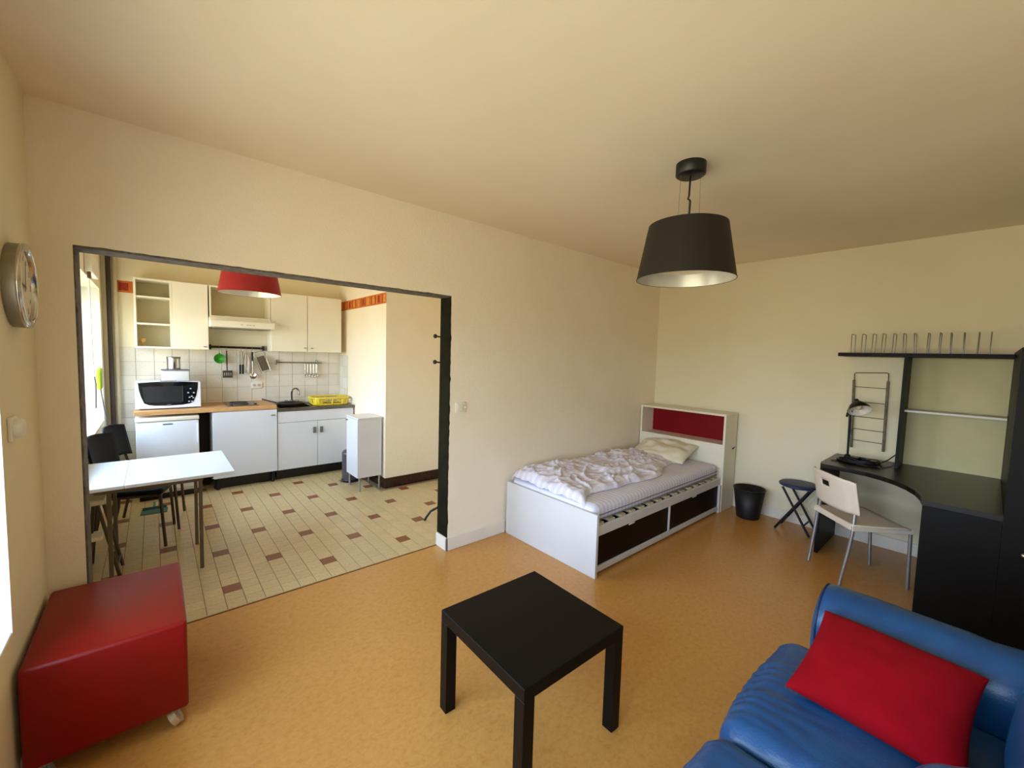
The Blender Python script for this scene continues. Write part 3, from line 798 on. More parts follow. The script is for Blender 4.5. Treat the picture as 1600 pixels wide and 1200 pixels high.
hand(math.radians(-82), .02, .062, .005, .0325).build('hour_hand', HAND, ck)
hand(math.radians(8), .02, .092, .004, .034).build('minute_hand', HAND, ck)
def text_part(s, size, M, m, parent, name):
    c = bpy.data.curves.new(name, 'FONT'); c.body = s; c.size = size; c.align_x = 'CENTER'; c.align_y = 'CENTER'; c.extrude = .0003; c.resolution_u = 3
    o = bpy.data.objects.new(name, c); COL.objects.link(o)
    dg = bpy.context.evaluated_depsgraph_get(); me = bpy.data.meshes.new_from_object(o.evaluated_get(dg))
    bpy.data.objects.remove(o); me.transform(M); me.materials.append(m) if not me.materials else None
    me.materials.clear(); me.materials.append(m)
    n = bpy.data.objects.new(name, me); COL.objects.link(n); n.parent = parent
    return n
for k in range(1, 13):
    a = k*PI/6
    # local frame: x -> +Y, y -> +Z, z -> +X
    B = Matrix(((0, 0, 1, .0306), (1, 0, 0, .104*math.sin(a)), (0, 1, 0, .104*math.cos(a)), (0, 0, 0, 1)))
    text_part(str(k), .03, B, HAND, ck, 'numeral')
MB().lathe([(.132, .040), (.0002, .041)], 60, M).build('cover_glass', GLC, ck)

th = thing('thermostat', 'round white dial control on the window wall', 'control', (XL, 2.25, 1.255))
MB().box(XL, XL+.012, 2.205, 2.29, 1.212, 1.297, .004, 2).build('base_plate', CREAMW, th)
MB().lathe([(.0002, .034), (.028, .034), (.034, .028), (.036, .012)], 28, T(XL, 2.2475, 1.2545) @ RY(PI/2)).build('dial', CREAMW, th)
MB().box(XL+.012, XL+.02, 2.292, 2.298, 1.235, 1.26, .001).build('pointer', BLACK, th)
sw = thing('light_switch', 'cream wall light switch right of the kitchen opening', 'switch', (1.832, YA, 1.14))
MB().box(1.782, 1.882, YA-.009, YA, 1.098, 1.182, .003, 2).build('plate', CREAMW, sw)
MB().box(1.796, 1.848, YA-.014, YA-.008, 1.112, 1.168, .002).build('rocker', CREAMW, sw)
MB().cyl(.006, 0, .014, 10, T(1.872, YA-.004, 1.14) @ RX(PI/2)).build('indicator', CREAMW, sw)

# ================================================================== KITCHEN
UF = 5.68                                  # front plane of the wall cabinets
UZ0, UZ1 = 1.532, 2.240
GRN = mat('green_plastic', (60, 150, 40), .45, var=.08)
LIME = mat('lime_plastic', (176, 206, 44), .45, var=.06)
GREYP = mat('grey_plastic', (110, 110, 112), .5, var=.05)
INNER = mat('cabinet_inside', (206, 196, 160), .6, var=.03)

def knob_bar(x, y, z, parent, w=.03):
    return MB().box(x-w/2, x+w/2, y-.022, y-.014, z-.005, z+.005, .002).box(x-.004, x+.004, y-.016, y, z-.004, z+.004).build('handle', STEEL, parent)

# wall cabinet with open shelves and one door
uc = thing('wall_cabinet', 'white wall cabinet with open shelves and one door above the microwave', 'cabinet', (.16, 5.83, UZ0))
x0, x1 = -.143, .462
MB().box(x0, x0+.018, UF, YB-.004, UZ0, UZ1, .001).box(x1-.018, x1, UF+.02, YB-.004, UZ0, UZ1).box(x0+.018, x1-.018, UF+.0, YB-.004, UZ0, UZ0+.018).box(x0+.018, x1-.018, UF, YB-.004, UZ1-.018, UZ1).box(.138, .156, UF, YB-.004, UZ0+.018, UZ1-.018).build('carcass', CREAMW, uc)
MB().box(x0+.018, .138, YB-.016, YB-.008, UZ0+.018, UZ1-.018).build('back_panel', INNER, uc)
for z in (2.045, 1.772): MB().box(x0+.018, .138, UF+.004, YB-.016, z, z+.018, .001).build('shelf', CREAMW, uc)
d = MB().box(.158, x1, UF-.002, UF+.016, UZ0, UZ1, .0015).build('door', CREAMW, uc)
knob_bar(.43, UF-.002, UZ0+.03, d)
eg = thing('egg_cup', 'small wooden egg cup on the bottom shelf of the wall cabinet', 'cup', (-.085, 5.76, UZ0+.018))
CUPW = mat('turned_wood', (206, 160, 92), .5, var=.1)
MB().lathe([(.0002, 0), (.020, 0), (.018, .005), (.006, .01), (.005, .03), (.012, .036)], 20, T(-.085, 5.76, UZ0+.018)).build('stem', CUPW, eg)
MB().lathe([(.012, .036), (.024, .05), (.026, .075), (.021, .088), (.018, .084), (.0002, .06)], 20, T(-.085, 5.76, UZ0+.018)).build('bowl', CUPW, eg)

# open cabinet above the hood
oc = thing('wall_cabinet', 'open white cabinet box above the range hood', 'cabinet', (.77, 5.83, 1.9))
x0, x1 = .474, 1.066
MB().box(x0, x0+.016, UF, YB-.004, 1.895, UZ1).box(x1-.016, x1, UF, YB-.004, 1.895, UZ1).box(x0+.016, x1-.016, UF, YB-.004, UZ1-.016, UZ1).box(x0+.016, x1-.016, UF, YB-.004, 1.895, 1.913).build('carcass', CREAMW, oc)
MB().box(x0+.016, x1-.016, YB-.02, YB-.01, 1.913, UZ1-.016).build('back_panel', INNER, oc)

hd = thing('range_hood', 'cream range hood under the open cabinet', 'hood', (.77, 5.7, 1.78))
MB().box(.468, 1.064, 5.64, YB-.004, 1.80, 1.892, .003).build('body', CREAMW, hd)
MB().box(.462, 1.066, 5.452, 5.64, 1.782, 1.852, .004).build('visor', CREAMW, hd)
MB().box(.50, 1.03, 5.47, YB-.03, 1.774, 1.784).build('filter', mat('hood_filter', (150, 144, 122), .6, var=.1, vscale=40), hd)
for x in (.735, .79, .815, .85): MB().box(x, x+.018, 5.448, 5.453, 1.812, 1.82, .001).build('button', mat('hood_button', (170, 160, 130), .5), hd)

# two-door wall cabinet
tc_ = thing('wall_cabinet', 'cream two-door wall cabinet above the sink', 'cabinet', (1.48, 5.83, UZ0))
x0, x1, xm = 1.072, 1.892, 1.475
MB().box(x0, x1, UF+.018, YB-.004, UZ0, UZ1, .001).build('carcass', CREAMW, tc_)
for a, c, hx in ((x0, xm-.004, xm-.03), (xm+.004, x1, xm+.05)):
    d = MB().box(a, c, UF-.002, UF+.017, UZ0+.002, UZ1-.002, .0015).build('door', CREAMW, tc_)
    knob_bar(hx, UF-.002, UZ0+.05, d)

# worktop
WZ = .912
tag(MB().box(-.162, 1.066, 5.38, YB-.008, WZ-.042, WZ, .003).build('worktop', WOODTOP), 'beech worktop over the fridge and base cabinet', 'worktop')

# fridge
fr = thing('fridge', 'white undercounter fridge below the microwave', 'fridge', (.09, 5.68, 0))
FRW = mat('fridge_enamel', (226, 230, 236), .28, var=.02)
MB().box(-.152, .340, 5.44, 5.94, .06, .845, .004).build('body', FRW, fr)
d = MB().box(-.152, .340, 5.392, 5.436, .10, .800, .008, 2).build('door', FRW, fr)
MB().box(-.156, .344, 5.385, 5.94, .805, .846, .006, 2).build('top_cover', CREAMW, fr)
MB().box(.05, .13, 5.3905, 5.394, .765, .780, .003).build('badge', GREYP, d)
MB().box(.325, .338, 5.380, 5.395, .56, .76, .003).build('handle', FRW, d)
MB().box(-.14, .33, 5.46, 5.9, 0, .06).build('plinth', BLACK, fr)

# board coloured as shade in the gap between fridge and base cabinet
bc = thing('base_cabinet', 'white one-door base cabinet under the worktop beside the fridge', 'cabinet', (.76, 5.68, 0))
MB().box(.458, 1.066, 5.402, 5.95, .145, .866, .001).build('carcass', WHITE, bc)
d = MB().box(.458, 1.066, 5.383, 5.40, .140, .862, .0015).build('door', WHITE, bc)
knob_bar(1.025, 5.383, .80, d, .045)
MB().box(.47, 1.06, 5.50, 5.52, 0, .145).build('plinth', BLACK, bc)
for x in (.50, 1.03): MB().cyl(.018, 0, .145, 12, T(x, 5.46, 0)).build('leg', BLACK, bc)
tag(MB().box(.344, .455, 5.70, 5.72, .02, .866).build('gap_shade_board', mat('dark_gap_shade', (44, 26, 16), .8, var=.1)), 'board coloured dark for the shade in the narrow gap right of the fridge', 'board')  # darkness of the open gap painted as a recessed board

# sink cabinet
sc_ = thing('sink_cabinet', 'white two-door sink cabinet in the kitchen corner', 'cabinet', (1.5, 5.68, 0))
MB().box(1.074, 1.090, 5.415, 5.95, .135, .828).box(1.936, 1.952, 5.415, 5.95, .135, .828).box(1.09, 1.936, 5.415, 5.95, .135, .151).box(1.09, 1.936, 5.94, 5.95, .151, .828).build('carcass', WHITE, sc_)
MB().box(1.074, 1.950, 5.395, 5.413, .698, .828, .0015).build('drawer_front', WHITE, sc_)
for a, c, hx in ((1.074, 1.510, 1.475), (1.514, 1.950, 1.555)):
    d = MB().box(a, c, 5.395, 5.413, .135, .694, .0015).build('door', WHITE, sc_)
    MB().box(hx-.018, hx+.018, 5.380, 5.386, .545, .62, .002).box(hx-.006, hx+.006, 5.386, 5.396, .55, .56).box(hx-.006, hx+.006, 5.386, 5.396, .605, .615).build('handle', STEEL, d)
MB().box(1.08, 1.945, 5.505, 5.52, 0, .135).build('plinth', BLACK, sc_)
sk_ = thing('sink', 'steel sink top with draining board', 'sink', (1.5, 5.68, .83))
DST = mat('dull_sink_steel', (120, 112, 100), .3, metal=.9, var=.1, vscale=30)
b = MB()
b.box(1.070, 1.956, 5.384, 5.43, .83, .868, .004).box(1.070, 1.956, 5.84, 5.965, .83, .868, .004).box(1.07, 1.10, 5.43, 5.84, .83, .868).box(1.47, 1.956, 5.43, 5.84, .83, .862)
b.build('rim', DST, sk_)
b = MB().box(1.10, 1.47, 5.43, 5.84, .715, .720).box(1.10, 1.104, 5.43, 5.84, .72, .83).box(1.466, 1.47, 5.43, 5.84, .72, .83).box(1.104, 1.466, 5.43, 5.434, .72, .83).box(1.104, 1.466, 5.836, 5.84, .72, .83)
# bowl hangs inside the cabinet
b.build('bowl', DST, sk_)
for k in range(6): MB().box(1.52, 1.92, 5.47+.06*k, 5.485+.06*k, .862, .866, .001).build('drain_ridge', DST, sk_)
fc = thing('faucet', 'chrome faucet with a curved spout behind the sink', 'faucet', (1.335, 5.88, .868))
MB().cyl(.022, .868, .91, 18, T(1.335, 5.88, 0)).build('base', STEEL, fc)
MB().tube([(1.335, 5.88, .90), (1.335, 5.88, 1.02)]+arc((1.375, 5.86, 1.02), .04, PI, .15, 10)+[(1.415, 5.84, .98)], .010, 10).build('spout', STEEL, fc)
for s in (-1, 1): MB().tube([(1.335, 5.88, .885), (1.335+s*.055, 5.88, .895)], .009, 8).lathe([(.02, -.012), (.022, .012), (.0002, .016)], 14, T(1.335+s*.062, 5.88, .895)).build('tap_handle', STEEL, fc)

# dish rack
dr = thing('dish_rack', 'yellow plastic dish rack on the draining board', 'rack', (1.72, 5.62, .868))
YEL = mat('yellow_plastic', (232, 206, 56), .4, var=.05)
def ringpts(a, c, z, n=48, e=.35): return [(1.715+a*math.copysign(abs(math.cos(t))**e, math.cos(t)), 5.63+c*math.copysign(abs(math.sin(t))**e, math.sin(t)), z) for t in [2*PI*k/n for k in range(n)]]
MB().tube(ringpts(.215, .165, .955), .012, 8, closed=True).build('top_rim', YEL, dr)
MB().tube(ringpts(.20, .15, .876), .009, 8, closed=True).build('bottom_rim', YEL, dr)
tp, bt = ringpts(.215, .165, .955, 48), ringpts(.20, .15, .876, 48)
for k in range(0, 48, 2):
    if k % 6 == 4: continue
    MB().tube([tp[k], bt[k]], .012, 6).build('bar', YEL, dr)
for k in range(7): MB().box(1.55+.055*k, 1.565+.055*k, 5.50, 5.76, .868, .876, .002).build('base_slat', YEL, dr)
MB().box(1.51, 1.60, 5.475, 5.55, .878, .965, .008, 2).build('cutlery_cup', YEL, dr)

# hob set in the worktop
hb_ = thing('hob', 'two-ring dark electric hob set in the beech worktop', 'hob', (.74, 5.66, WZ))
MB().box(.60, .90, 5.45, 5.86, WZ, WZ+.008, .003).build('plate', mat('hob_enamel', (96, 88, 74), .3, metal=.3, var=.08), hb_)
for y, r in ((5.56, .075), (5.75, .09)):
    MB().lathe([(.0002, WZ+.017), (r-.006, WZ+.017), (r, WZ+.013), (r, WZ+.007)], 28, T(.74, y, 0)).build('hotplate', mat('cast_iron', (46, 42, 38), .6, var=.1), hb_)
for x in (.635, .865): MB().cyl(.014, WZ+.008, WZ+.026, 14, T(x, 5.475, 0)).build('knob', BLACK, hb_)
pn = thing('frying_pan', 'dark flat pan lying at the back edge of the sink', 'pan', (1.20, 5.70, .87))
PANM = mat('dark_pan', (60, 52, 44), .45, metal=.3, var=.1)
M = T(1.27, 5.66, .870)
MB().lathe([(.0002, 0), (.125, 0), (.15, .028), (.154, .034), (.150, .034), (.12, .006), (.0002, .005)], 36, M).build('pan_body', PANM, pn)
MB().tube([(1.135, 5.71, .90), (1.05, 5.75, .925), (.985, 5.785, .945)], .008, 8).build('pan_handle', PANM, pn)

# microwave
mw = thing('microwave', 'white and black microwave on the beech worktop', 'microwave', (.11, 5.7, WZ))
MWW = mat('microwave_white', (228, 230, 234), .3, var=.02)
MB().box(-.150, .366, 5.515, 5.90, WZ+.012, 1.190, .006, 2).build('body', MWW, mw)
def mwpt(u, v, bul=0):        # u 0..1 across, v 0..1 up
    return (-.152+.520*u, 5.512-.012*math.sin(PI*u)-bul, .925+v*.262+.014*math.sin(PI*u)*v)
def mw_panel(poly, bul, name, m, par, th=.004):
    n = len(poly); vs = [mwpt(u, v, bul) for u, v in poly]+[mwpt(u, v, bul-th) for u, v in poly]
    cu = sum(u for u, v in poly)/n; cv = sum(v for u, v in poly)/n
    vs.append(mwpt(cu, cv, bul))
    fs = [(i, (i+1) % n, 2*n) for i in range(n)]+[((i+1) % n, i, n+i, n+(i+1) % n) for i in range(n)]
    return MB().add(vs, fs).build(name, m, par)
def edge_pts(a, c, n): return [(a[0]+(c[0]-a[0])*k/n, a[1]+(c[1]-a[1])*k/n) for k in range(n)]
outline = edge_pts((0, 0), (1, 0), 10)+edge_pts((1, 0), (1, 1), 4)+edge_pts((1, 1), (0, 1), 10)+edge_pts((0, 1), (0, 0), 4)
mw_panel(outline, 0, 'front_panel', MWW, mw, .01)
blk = [(.13, .20), (.2, .13), (.3, .10), (.5, .085), (.7, .10), (.82, .14), (.88, .2), (.93, .45), (.955, .75), (.962, .985)]+edge_pts((.962, .985), (.045, .985), 10)+[(.045, .985), (.055, .75), (.085, .45)]
MWB = mat('microwave_black_glass', (12, 13, 16), .12, var=.05)
dr_ = mw_panel(blk, .002, 'door', MWB, mw)
mw_panel([(.14, .24), (.3, .22), (.5, .205), (.70, .2), (.71, .5), (.72, .82), (.5, .82), (.3, .82), (.11, .82), (.12, .5)], .007, 'window', mat('microwave_window', (28, 30, 34), .25), dr_)
mw_panel([(.705, .22), (.715, .22), (.715, .84), (.705, .84)], .009, 'door_handle_line', mat('dark_grey_trim', (70, 74, 80), .3), dr_)
mw_panel([(.36, .97), (.64, .97), (.62, 1.03), (.38, 1.03)], .006, 'opening_button', SILVER, mw)
for k, (u, v) in enumerate(((.84, .72), (.80, .56), (.89, .56), (.82, .38), (.855, .42), (.88, .36), (.81, .22), (.86, .22))):
    mw_panel([(u-.014, v-.02), (u+.014, v-.02), (u+.014, v+.02), (u-.014, v+.02)], .004, 'key', mat('key_print', (190, 194, 200), .4), dr_, .001)
mw_panel([(.47, .115), (.53, .115), (.53, .14), (.47, .14)], .004, 'badge', GREYP, dr_, .001)
for x in (-.11, .32):
    for y in (5.55, 5.86): MB().cyl(.014, WZ, WZ+.014, 10, T(x, y, 0)).build('foot', BLACK, mw)
# things on the microwave
bx_ = thing('storage_tub', 'white plastic tub with grey lid on top of the microwave', 'tub', (.165, 5.7, 1.192))
MB().box(.055, .285, 5.62, 5.82, 1.192, 1.302, .012, 3).build('tub', mat('milky_plastic', (212, 212, 208), .35, var=.03), bx_)
MB().box(.05, .29, 5.615, 5.825, 1.302, 1.311, .004).build('lid', GREYP, bx_)
cn = thing('canister', 'small steel canister standing on the plastic tub', 'canister', (.157, 5.71, 1.311))
MB().lathe([(.0002, 0), (.058, 0), (.059, .004), (.059, .118)], 32, T(.157, 5.71, 1.311)).build('can', CHROME, cn)
MB().lathe([(.0605, .116), (.0605, .132), (.057, .136), (.0002, .136)], 32, T(.157, 5.71, 1.311)).build('lid', STEEL, cn)

# rails with utensils
r1 = thing('utensil_rail', 'thick black rail under the range hood', 'rail', (.76, 5.93, 1.56))
MB().tube([(.49, 5.925, 1.566), (1.035, 5.925, 1.562)], .013, 10).build('bar', BLACKM, r1)
for x in (.495, 1.03): MB().box(x-.010, x+.010, 5.90, YB-.007, 1.535, 1.592, .003).build('bracket', BLACKM, r1)
r2 = thing('utensil_rail', 'thin steel rail above the sink', 'rail', (1.43, 5.94, 1.39))
MB().tube([(1.165, 5.935, 1.392), (1.72, 5.935, 1.390)], .007, 8).build('bar', STEEL, r2)
for x in (1.172, 1.66): MB().box(x-.009, x+.009, 5.925, YB-.007, 1.36, 1.425, .003).build('bracket', STEEL, r2)
def hook(x, zt, zb, parent): MB().tube([(x, 5.935, zt-.002), (x, 5.918, zt+.014), (x, 5.905, zt+.004), (x, 5.902, zb+.014), (x, 5.902, zb)], .002, 5).build('hook', STEEL, parent)
def strainer():
    t = thing('measuring_scoop', 'green plastic scoop hanging at the left end of the black rail', 'scoop', (.578, 5.90, 1.36))
    hook(.578, 1.566, 1.49, t)
    MB().lathe([(.0002, -.032), (.03, -.028), (.05, -.01), (.057, .02), (.053, .02), (.045, -.006), (.0002, -.02)], 24, T(.578, 5.895, 1.43) @ RX(PI/2)).build('bowl', GRN, t)
    MB().box(.57, .586, 5.885, 5.892, 1.475, 1.50, .002).build('tab', GRN, t)
strainer()
def spatula():
    t = thing('spatula', 'dark slotted turner hanging on the black rail', 'spatula', (.65, 5.90, 1.2)); hook(.649, 1.566, 1.515, t)
    MB().tube([(.649, 5.902, 1.525), (.650, 5.905, 1.40), (.652, 5.908, 1.29)], .006, 8).build('handle', BLACKM, t)
    bl = MB()
    for k in range(5): bl.box(.610+k*.0205, .622+k*.0205, 5.905, 5.909, 1.225, 1.272)
    bl.box(.608, .706, 5.905, 5.909, 1.265, 1.29, .001).box(.608, .706, 5.905, 5.909, 1.205, 1.23, .001)
    bl.build('blade', mat('dark_steel', (84, 76, 66), .4, metal=.6), t)
spatula()
def tongs():
    t = thing('tongs', 'steel tongs hanging in the middle of the black rail', 'tongs', (.795, 5.90, 1.24)); hook(.795, 1.566, 1.52, t)
    for s in (-1, 1):
        MB().box(.795+s*.004, .795+s*.02, 5.898, 5.902, 1.36, 1.52, .001).build('arm', CHROME, t)
        MB().box(.795+s*.002, .795+s*.024, 5.897, 5.904, 1.248, 1.36, .003).build('tip', BLACK, t)
tongs()
def towel():
    t = thing('dish_towel', 'small pale cloth hanging between tongs and ladle', 'cloth', (.85, 5.91, 1.26)); hook(.85, 1.566, 1.50, t)
    vs = []; fs = []
    for i in range(13):
        for j in range(9):
            u, v = i/12, j/8
            vs.append((.85+(u-.5)*(.03+.05*min(1, v*2.2)), 5.91+.010*math.sin(u*12+v*2), 1.50-.235*v))
    for i in range(12):
        for j in range(8): a = i*9+j; fs.append((a, a+1, a+10, a+9))
    o = MB().add(vs, fs, True).build('cloth', mat('pale_cloth', (206, 196, 184), .9, var=.1, vscale=30), t)
    sm = o.modifiers.new('thickness', 'SOLIDIFY'); sm.thickness = .003
towel()
def ladle():
    t = thing('ladle', 'steel ladle with black handle hanging on the black rail', 'ladle', (.907, 5.90, 1.2)); hook(.907, 1.566, 1.52, t)
    MB().box(.898, .918, 5.898, 5.906, 1.40, 1.515, .003).build('handle', BLACK, t)
    MB().tube([(.908, 5.902, 1.41), (.909, 5.900, 1.25)], .005, 8).build('stem', CHROME, t)
    MB().lathe([(.0002, -.03), (.025, -.025), (.04, -.006), (.042, .004), (.038, .004), (.022, -.018), (.0002, -.023)], 22, T(.910, 5.885, 1.225) @ RX(PI/2-.4)).build('bowl', CHROME, t)
ladle()
def grater():
    t = thing('grater', 'flat steel grater hanging askew at the right end of the black rail', 'grater', (1.02, 5.90, 1.27)); hook(1.0, 1.566, 1.52, t)
    M = T(1.015, 5.90, 1.392) @ RY(-.33)
    fr_ = MB(); fr_.tube([(-.055, 0, -.125), (-.055, 0, .12), (-.04, 0, .135), (.04, 0, .135), (.055, 0, .12), (.055, 0, -.125)], .004, 6, closed=True, M=M); fr_.build('frame', CHROME, t)
    MB().box(-.042, .042, -.002, .002, -.105, .075, M=M).build('grating_plate', mat('grater_plate', (122, 112, 92), .5, metal=.6, var=.35, vscale=160), t)
grater()
def cups():
    xs = (1.515, 1.545, 1.58, 1.615, 1.65)
    for k, x in enumerate(xs):
        nm = ('leftmost', 'second', 'middle', 'fourth', 'rightmost')[k]
        t = thing('measuring_spoon', f'{nm} steel scoop in the row hanging on the thin rail', 'scoop', (x, 5.92, 1.2), group='steel scoops on the thin rail')
        h = (.185, .175, .185, .19, .175)[k]
        MB().tube([(x, 5.930, 1.402), (x, 5.920, 1.398), (x, 5.920, 1.37)], .002, 5).build('hook', STEEL, t)
        MB().box(x-.010, x+.010, 5.917, 5.923, 1.38-h*.75, 1.375, .002).build('handle', CHROME, t)
        MB().lathe([(.0002, -.02), (.016, -.016), (.019, .004), (.016, .004), (.0002, -.012)], 16, T(x, 5.91, 1.38-h*.88) @ RX(PI/2)).build('bowl', CHROME, t)
cups()
so = thing('wall_socket', 'white double socket on the tiles above the hob', 'socket', (.955, YB, 1.11))
MB().box(.90, 1.02, YB-.022, YB-.006, 1.065, 1.145, .004, 2).build('plate', CREAMW, so)
for x in (.935, .985): MB().cyl(.018, 0, .003, 18, T(x, YB-.022, 1.105) @ RX(PI/2)).build('outlet', mat('socket_inset', (196, 190, 172), .4), so)
for x in (.928, .942, .978, .992): MB().cyl(.0035, 0, .0008, 8, T(x, YB-.025, 1.105) @ RX(PI/2)).build('pin_hole', GREYP, so)

# narrow cabinet on legs
nc = thing('narrow_cabinet', 'slim white cabinet on thin legs by the kitchen return wall', 'cabinet', (1.815, 4.66, 0))
MB().box(1.682, 1.945, 4.492, 4.835, .155, .808, .0015).build('body', WHITE, nc)
MB().box(1.672, 1.950, 4.486, 4.84, .808, .826, .002).build('top', WHITE, nc)
d = MB().box(1.670, 1.681, 4.494, 4.833, .157, .806, .001).build('door', WHITE, nc)
MB().cyl(.008, 0, .02, 12, align((1.670, 4.80, .775), (-1, 0, 0))).build('knob', STEEL, d)
for x in (1.700, 1.927):
    for y in (4.512, 4.815): MB().cyl(.011, 0, .155, 12, T(x, y, 0)).build('leg', SILVER, nc)
pb = thing('pedal_bin', 'slim grey pedal bin behind the narrow cabinet', 'bin', (1.775, 4.98, 0))
GB = mat('grey_bin', (88, 86, 90), .4, metal=.3, var=.05)
MB().lathe([(.0002, .01), (.10, .01), (.103, .015), (.103, .33)], 32, T(1.775, 4.98, 0)).build('bin_body', GB, pb)
MB().lathe([(.105, .33), (.105, .345), (.085, .37), (.0002, .38)], 32, T(1.775, 4.98, 0)).build('lid', GB, pb)
MB().lathe([(.0002, 0), (.107, 0), (.107, .03), (.100, .034)], 32, T(1.775, 4.98, 0)).build('base_ring', BLACK, pb)
MB().box(1.635, 1.68, 4.95, 4.99, .012, .024, .003).build('pedal', STEEL, pb)

# red pendant
pendant(.683, 4.49, 2.057, .25, 2.34, .199, 'red drum pendant lamp in the kitchen partly hidden by the lintel', mat('lampshade_red_fabric', (150, 10, 14), .6, var=.08, vscale=60), SHADE_IN, WHITE_M)

# kitchen table
LEGB = mat('brown_grey_leg', (112, 100, 84), .45, metal=.35, var=.06)
kt = thing('drop_leaf_table', 'white drop-leaf kitchen table by the window', 'table', (.02, 3.78, 0))
TZ = .705
TBW = mat('glossy_white_top', (224, 230, 238), .16, var=.01)
MB().box(-.155, .41, 3.405, 4.15, TZ-.022, TZ, .003).build('table_top', TBW, kt)
MB().box(-.375, -.1562, 3.405, 4.15, TZ-.022, TZ, .003).build('leaf', TBW, kt)
MB().box(-.30, .24, 3.54, 3.558, TZ-.075, TZ-.022).box(-.30, .24, 4.02, 4.038, TZ-.075, TZ-.022).box(.222, .24, 3.558, 4.02, TZ-.075, TZ-.022).box(-.30, -.282, 3.558, 4.02, TZ-.075, TZ-.022).build('apron', LEGB, kt)
for x in (-.235, .225):
    for y in (3.56, 4.02): MB().box(x-.011, x+.011, y-.011, y+.011, 0, TZ-.022, .002).build('leg', LEGB, kt)

# kitchen chairs
BLKV = mat('black_vinyl', (12, 12, 13), .6, rgb2=(9, 9, 10), vscale=20, bump=.08, bscale=200, spec=.2)
CHL = mat('chair_dark_leg', (74, 60, 46), .45, metal=.3, var=.05)
def kitchen_chair(x, y, rz, label):
    t = thing('kitchen_chair', label, 'chair', (x, y, 0), rz, 'black kitchen chairs at the window')
    vs, fs = soft_box((.40, .39, .045), .02, (14, 14, 4), (0, 0, .006))
    MB().add(vs, fs, True, T(.0, 0, .445)).build('seat', BLKV, t, False)
    vs = []; fs = []; n, mz = 18, 10
    for off in (0, .018):
        for i in range(n+1):
            for k in range(mz+1):
                v, w = 2*i/n-1, k/mz
                vs.append((-.235-.05*w+.045*v*v+off, v*.20, .60+.27*w-.02*v*v))
    N = (n+1)*(mz+1)
    for i in range(n):
        for k in range(mz):
            a = i*(mz+1)+k; c = a+mz+1; fs.append((a, a+1, c+1, c)); fs.append((N+a, N+c, N+c+1, N+a+1))
    for i in range(n):
        a, c = i*(mz+1), (i+1)*(mz+1); fs.append((a, c, N+c, N+a)); a += mz; c += mz; fs.append((c, a, N+a, N+c))
    for k in range(mz):
        fs.append((k+1, k, N+k, N+k+1)); a = n*(mz+1)+k; fs.append((a, a+1, N+a+1, N+a))
    MB().add(vs, fs, True).build('backrest', BLKV, t, False)
    for s in (-1, 1):
        MB().tube([(-.24, s*.17, .004), (-.19, s*.172, .25), (-.18, s*.175, .45), (-.225, s*.178, .62), (-.262, s*.18, .80)], .011, 8).build('leg', CHL, t, False)
        MB().tube([(.20, s*.168, .004), (.175, s*.172, .43)], .011, 8).build('leg', CHL, t, False)
    MB().box(-.18, .18, -.175, .175, .405, .425, .003).build('seat_frame', CHL, t, False)
    return t
kitchen_chair(-.11, 4.33, -.28, 'black kitchen chair right behind the white table')
kitchen_chair(-.05, 4.80, -.25, 'black kitchen chair second from the table, nearer the fridge')

# folding step stool under the table
fs_ = thing('step_stool', 'cream-topped folding step stool under the left end of the table', 'stool', (-.27, 3.80, 0))
MB().box(-.365, -.262, 3.72, 3.98, .515, .55, .005).build('top_step', CREAMW, fs_)
MB().box(-.372, -.28, 3.66, 3.80, .30, .325, .004).build('lower_step', CREAMW, fs_)
for y in (3.73, 3.97):
    MB().tube([(-.20, y-.05, .004), (-.30, y, .515)], .010, 8).build('leg', CHL, fs_)
    MB().tube([(-.365, y+.10, .004), (-.32, y, .515)], .010, 8).build('leg', CHL, fs_)
MB().tube([(-.215, 3.69, .08), (-.215, 3.92, .08)], .007, 8).build('crossbar', CHL, fs_)
TEAL = mat('teal_plastic', (60, 132, 118), .5, var=.08)
dp = thing('dustpan', 'teal dustpan lying on the kitchen tiles behind the chairs', 'dustpan', (-.05, 5.08, 0))
MB().prism([(-.13, 5.0), (.06, 4.98), (.07, 5.12), (-.12, 5.15)], .0, .006).box(-.115, .06, 5.12, 5.132, .0, .03, .002).build('pan', mat('dull_teal_plastic', (58, 100, 90), .6, var=.08), dp)
MB().tube([(-.03, 5.13, .025), (-.03, 5.24, .035)], .009, 8).build('handle', TEAL, dp)

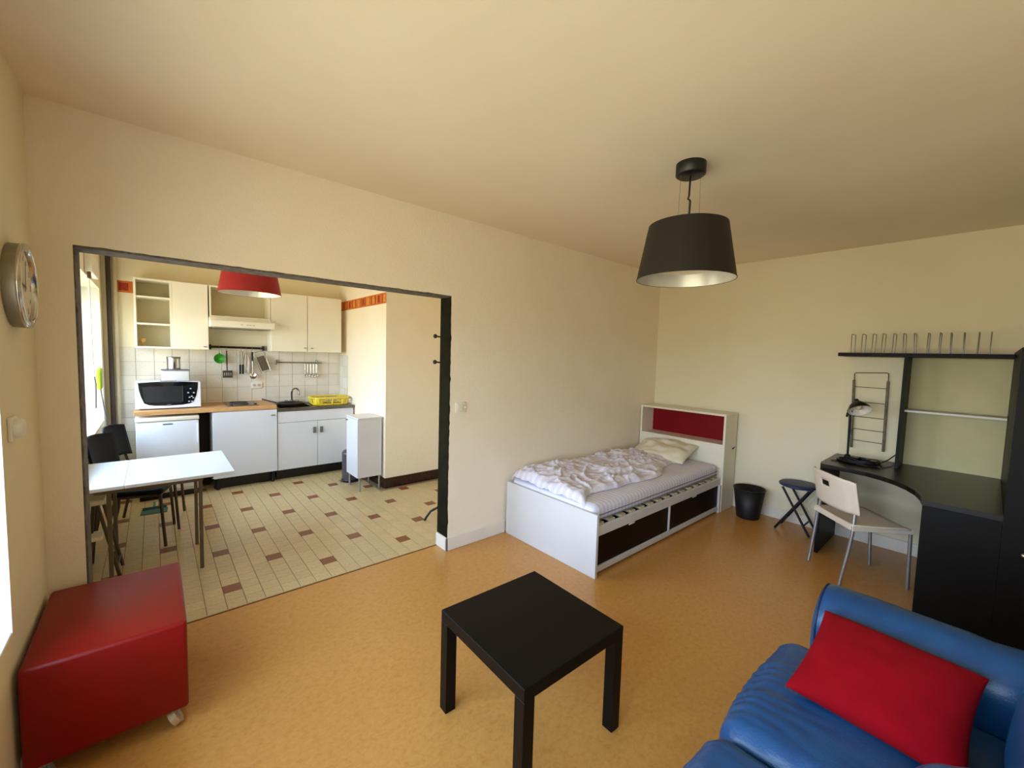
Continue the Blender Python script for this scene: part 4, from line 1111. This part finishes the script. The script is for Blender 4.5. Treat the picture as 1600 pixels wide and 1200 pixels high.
# window side of the kitchen
sb = thing('shutter_box', 'cream roller shutter box above the kitchen window', 'box', (XL, 5.0, 2.12))
MB().box(XL+.001, -.346, 4.60, 5.12, 2.118, 2.262, .006, 2).build('housing', CREAMW, sb)
MB().box(-.378, -.356, 4.61, 4.64, 2.066, 2.119, .004).build('gear', mat('brown_gear', (84, 62, 40), .5), sb)
MB().tube([(-.368, 4.625, 2.07), (-.366, 4.635, 1.50), (-.362, 4.64, 1.30)], .0045, 8).build('crank_rod', CREAMW, sb)
MB().tube([(-.362, 4.64, 1.30), (-.355, 4.63, 1.25), (-.36, 4.645, 1.05)], .006, 8).build('crank_handle', GREYP, sb)
gb = thing('hanging_brush', 'lime green brush hanging beside the kitchen window', 'brush', (-.355, 4.95, 1.2))
vs, fs = soft_box((.035, .12, .17), .016, (6, 10, 12), (0, 0, 0), lambda p, n: .004*fbm(p.x*60, p.y*60, p.z*60))
MB().add(vs, fs, True, T(-.352, 4.90, 1.27) @ RX(.25)).build('head', LIME, gb)
MB().tube([(-.352, 4.93, 1.2), (-.350, 5.20, .98), (-.348, 5.50, .76)], .005, 8).build('handle', GREYP, gb)
tag(MB().cyl(.02, .0, H, 18, T(-.332, 5.90, 0)).build('heating_pipe', mat('dark_brown_pipe', (58, 40, 28), .5, var=.1)), 'dark brown vertical pipe in the kitchen corner by the window', 'pipe')
tag(MB().cyl(.0195, 0, H, 18, T(-.288, 5.925, 0)).build('drain_pipe', mat('beige_pipe', (190, 176, 144), .55, var=.05)), 'beige vertical pipe in the kitchen corner', 'pipe')

# coat stand, mostly behind the wall
cs = thing('coat_stand', 'black coat stand just behind the wall at the opening', 'coat stand', (2.06, 3.27, 0))
MB().tube([(2.06, 3.27, .12), (2.06, 3.27, 1.80)], .014, 10).build('pole', BLACKM, cs)
for k in range(4):
    a = PI*.87+k*PI/2
    MB().tube([(2.06, 3.27, .16), (2.06+.06*math.cos(a), 3.27+.06*math.sin(a), .135), (2.06+.15*math.cos(a), 3.27+.15*math.sin(a), .09), (2.06+.19*math.cos(a), 3.27+.19*math.sin(a), .035), (2.06+.205*math.cos(a), 3.27+.205*math.sin(a), .008)], .011, 8).build('leg', BLACKM, cs)
for z in (1.485, 1.715):
    for k in range(3):
        a = PI*1.02+k*2*PI/3; c, s = math.cos(a), math.sin(a)
        h = MB().tube([(2.06, 3.27, z-.01), (2.06+.08*c, 3.27+.08*s, z-.005), (2.06+.15*c, 3.27+.15*s, z)], .007, 8).build('hook', BLACKM, cs)
        MB().lathe([(.0002, -.02), (.013, -.015), (.02, 0), (.013, .015), (.0002, .02)], 14, T(2.06+.158*c, 3.27+.158*s, z)).build('knob', BLACK, h)
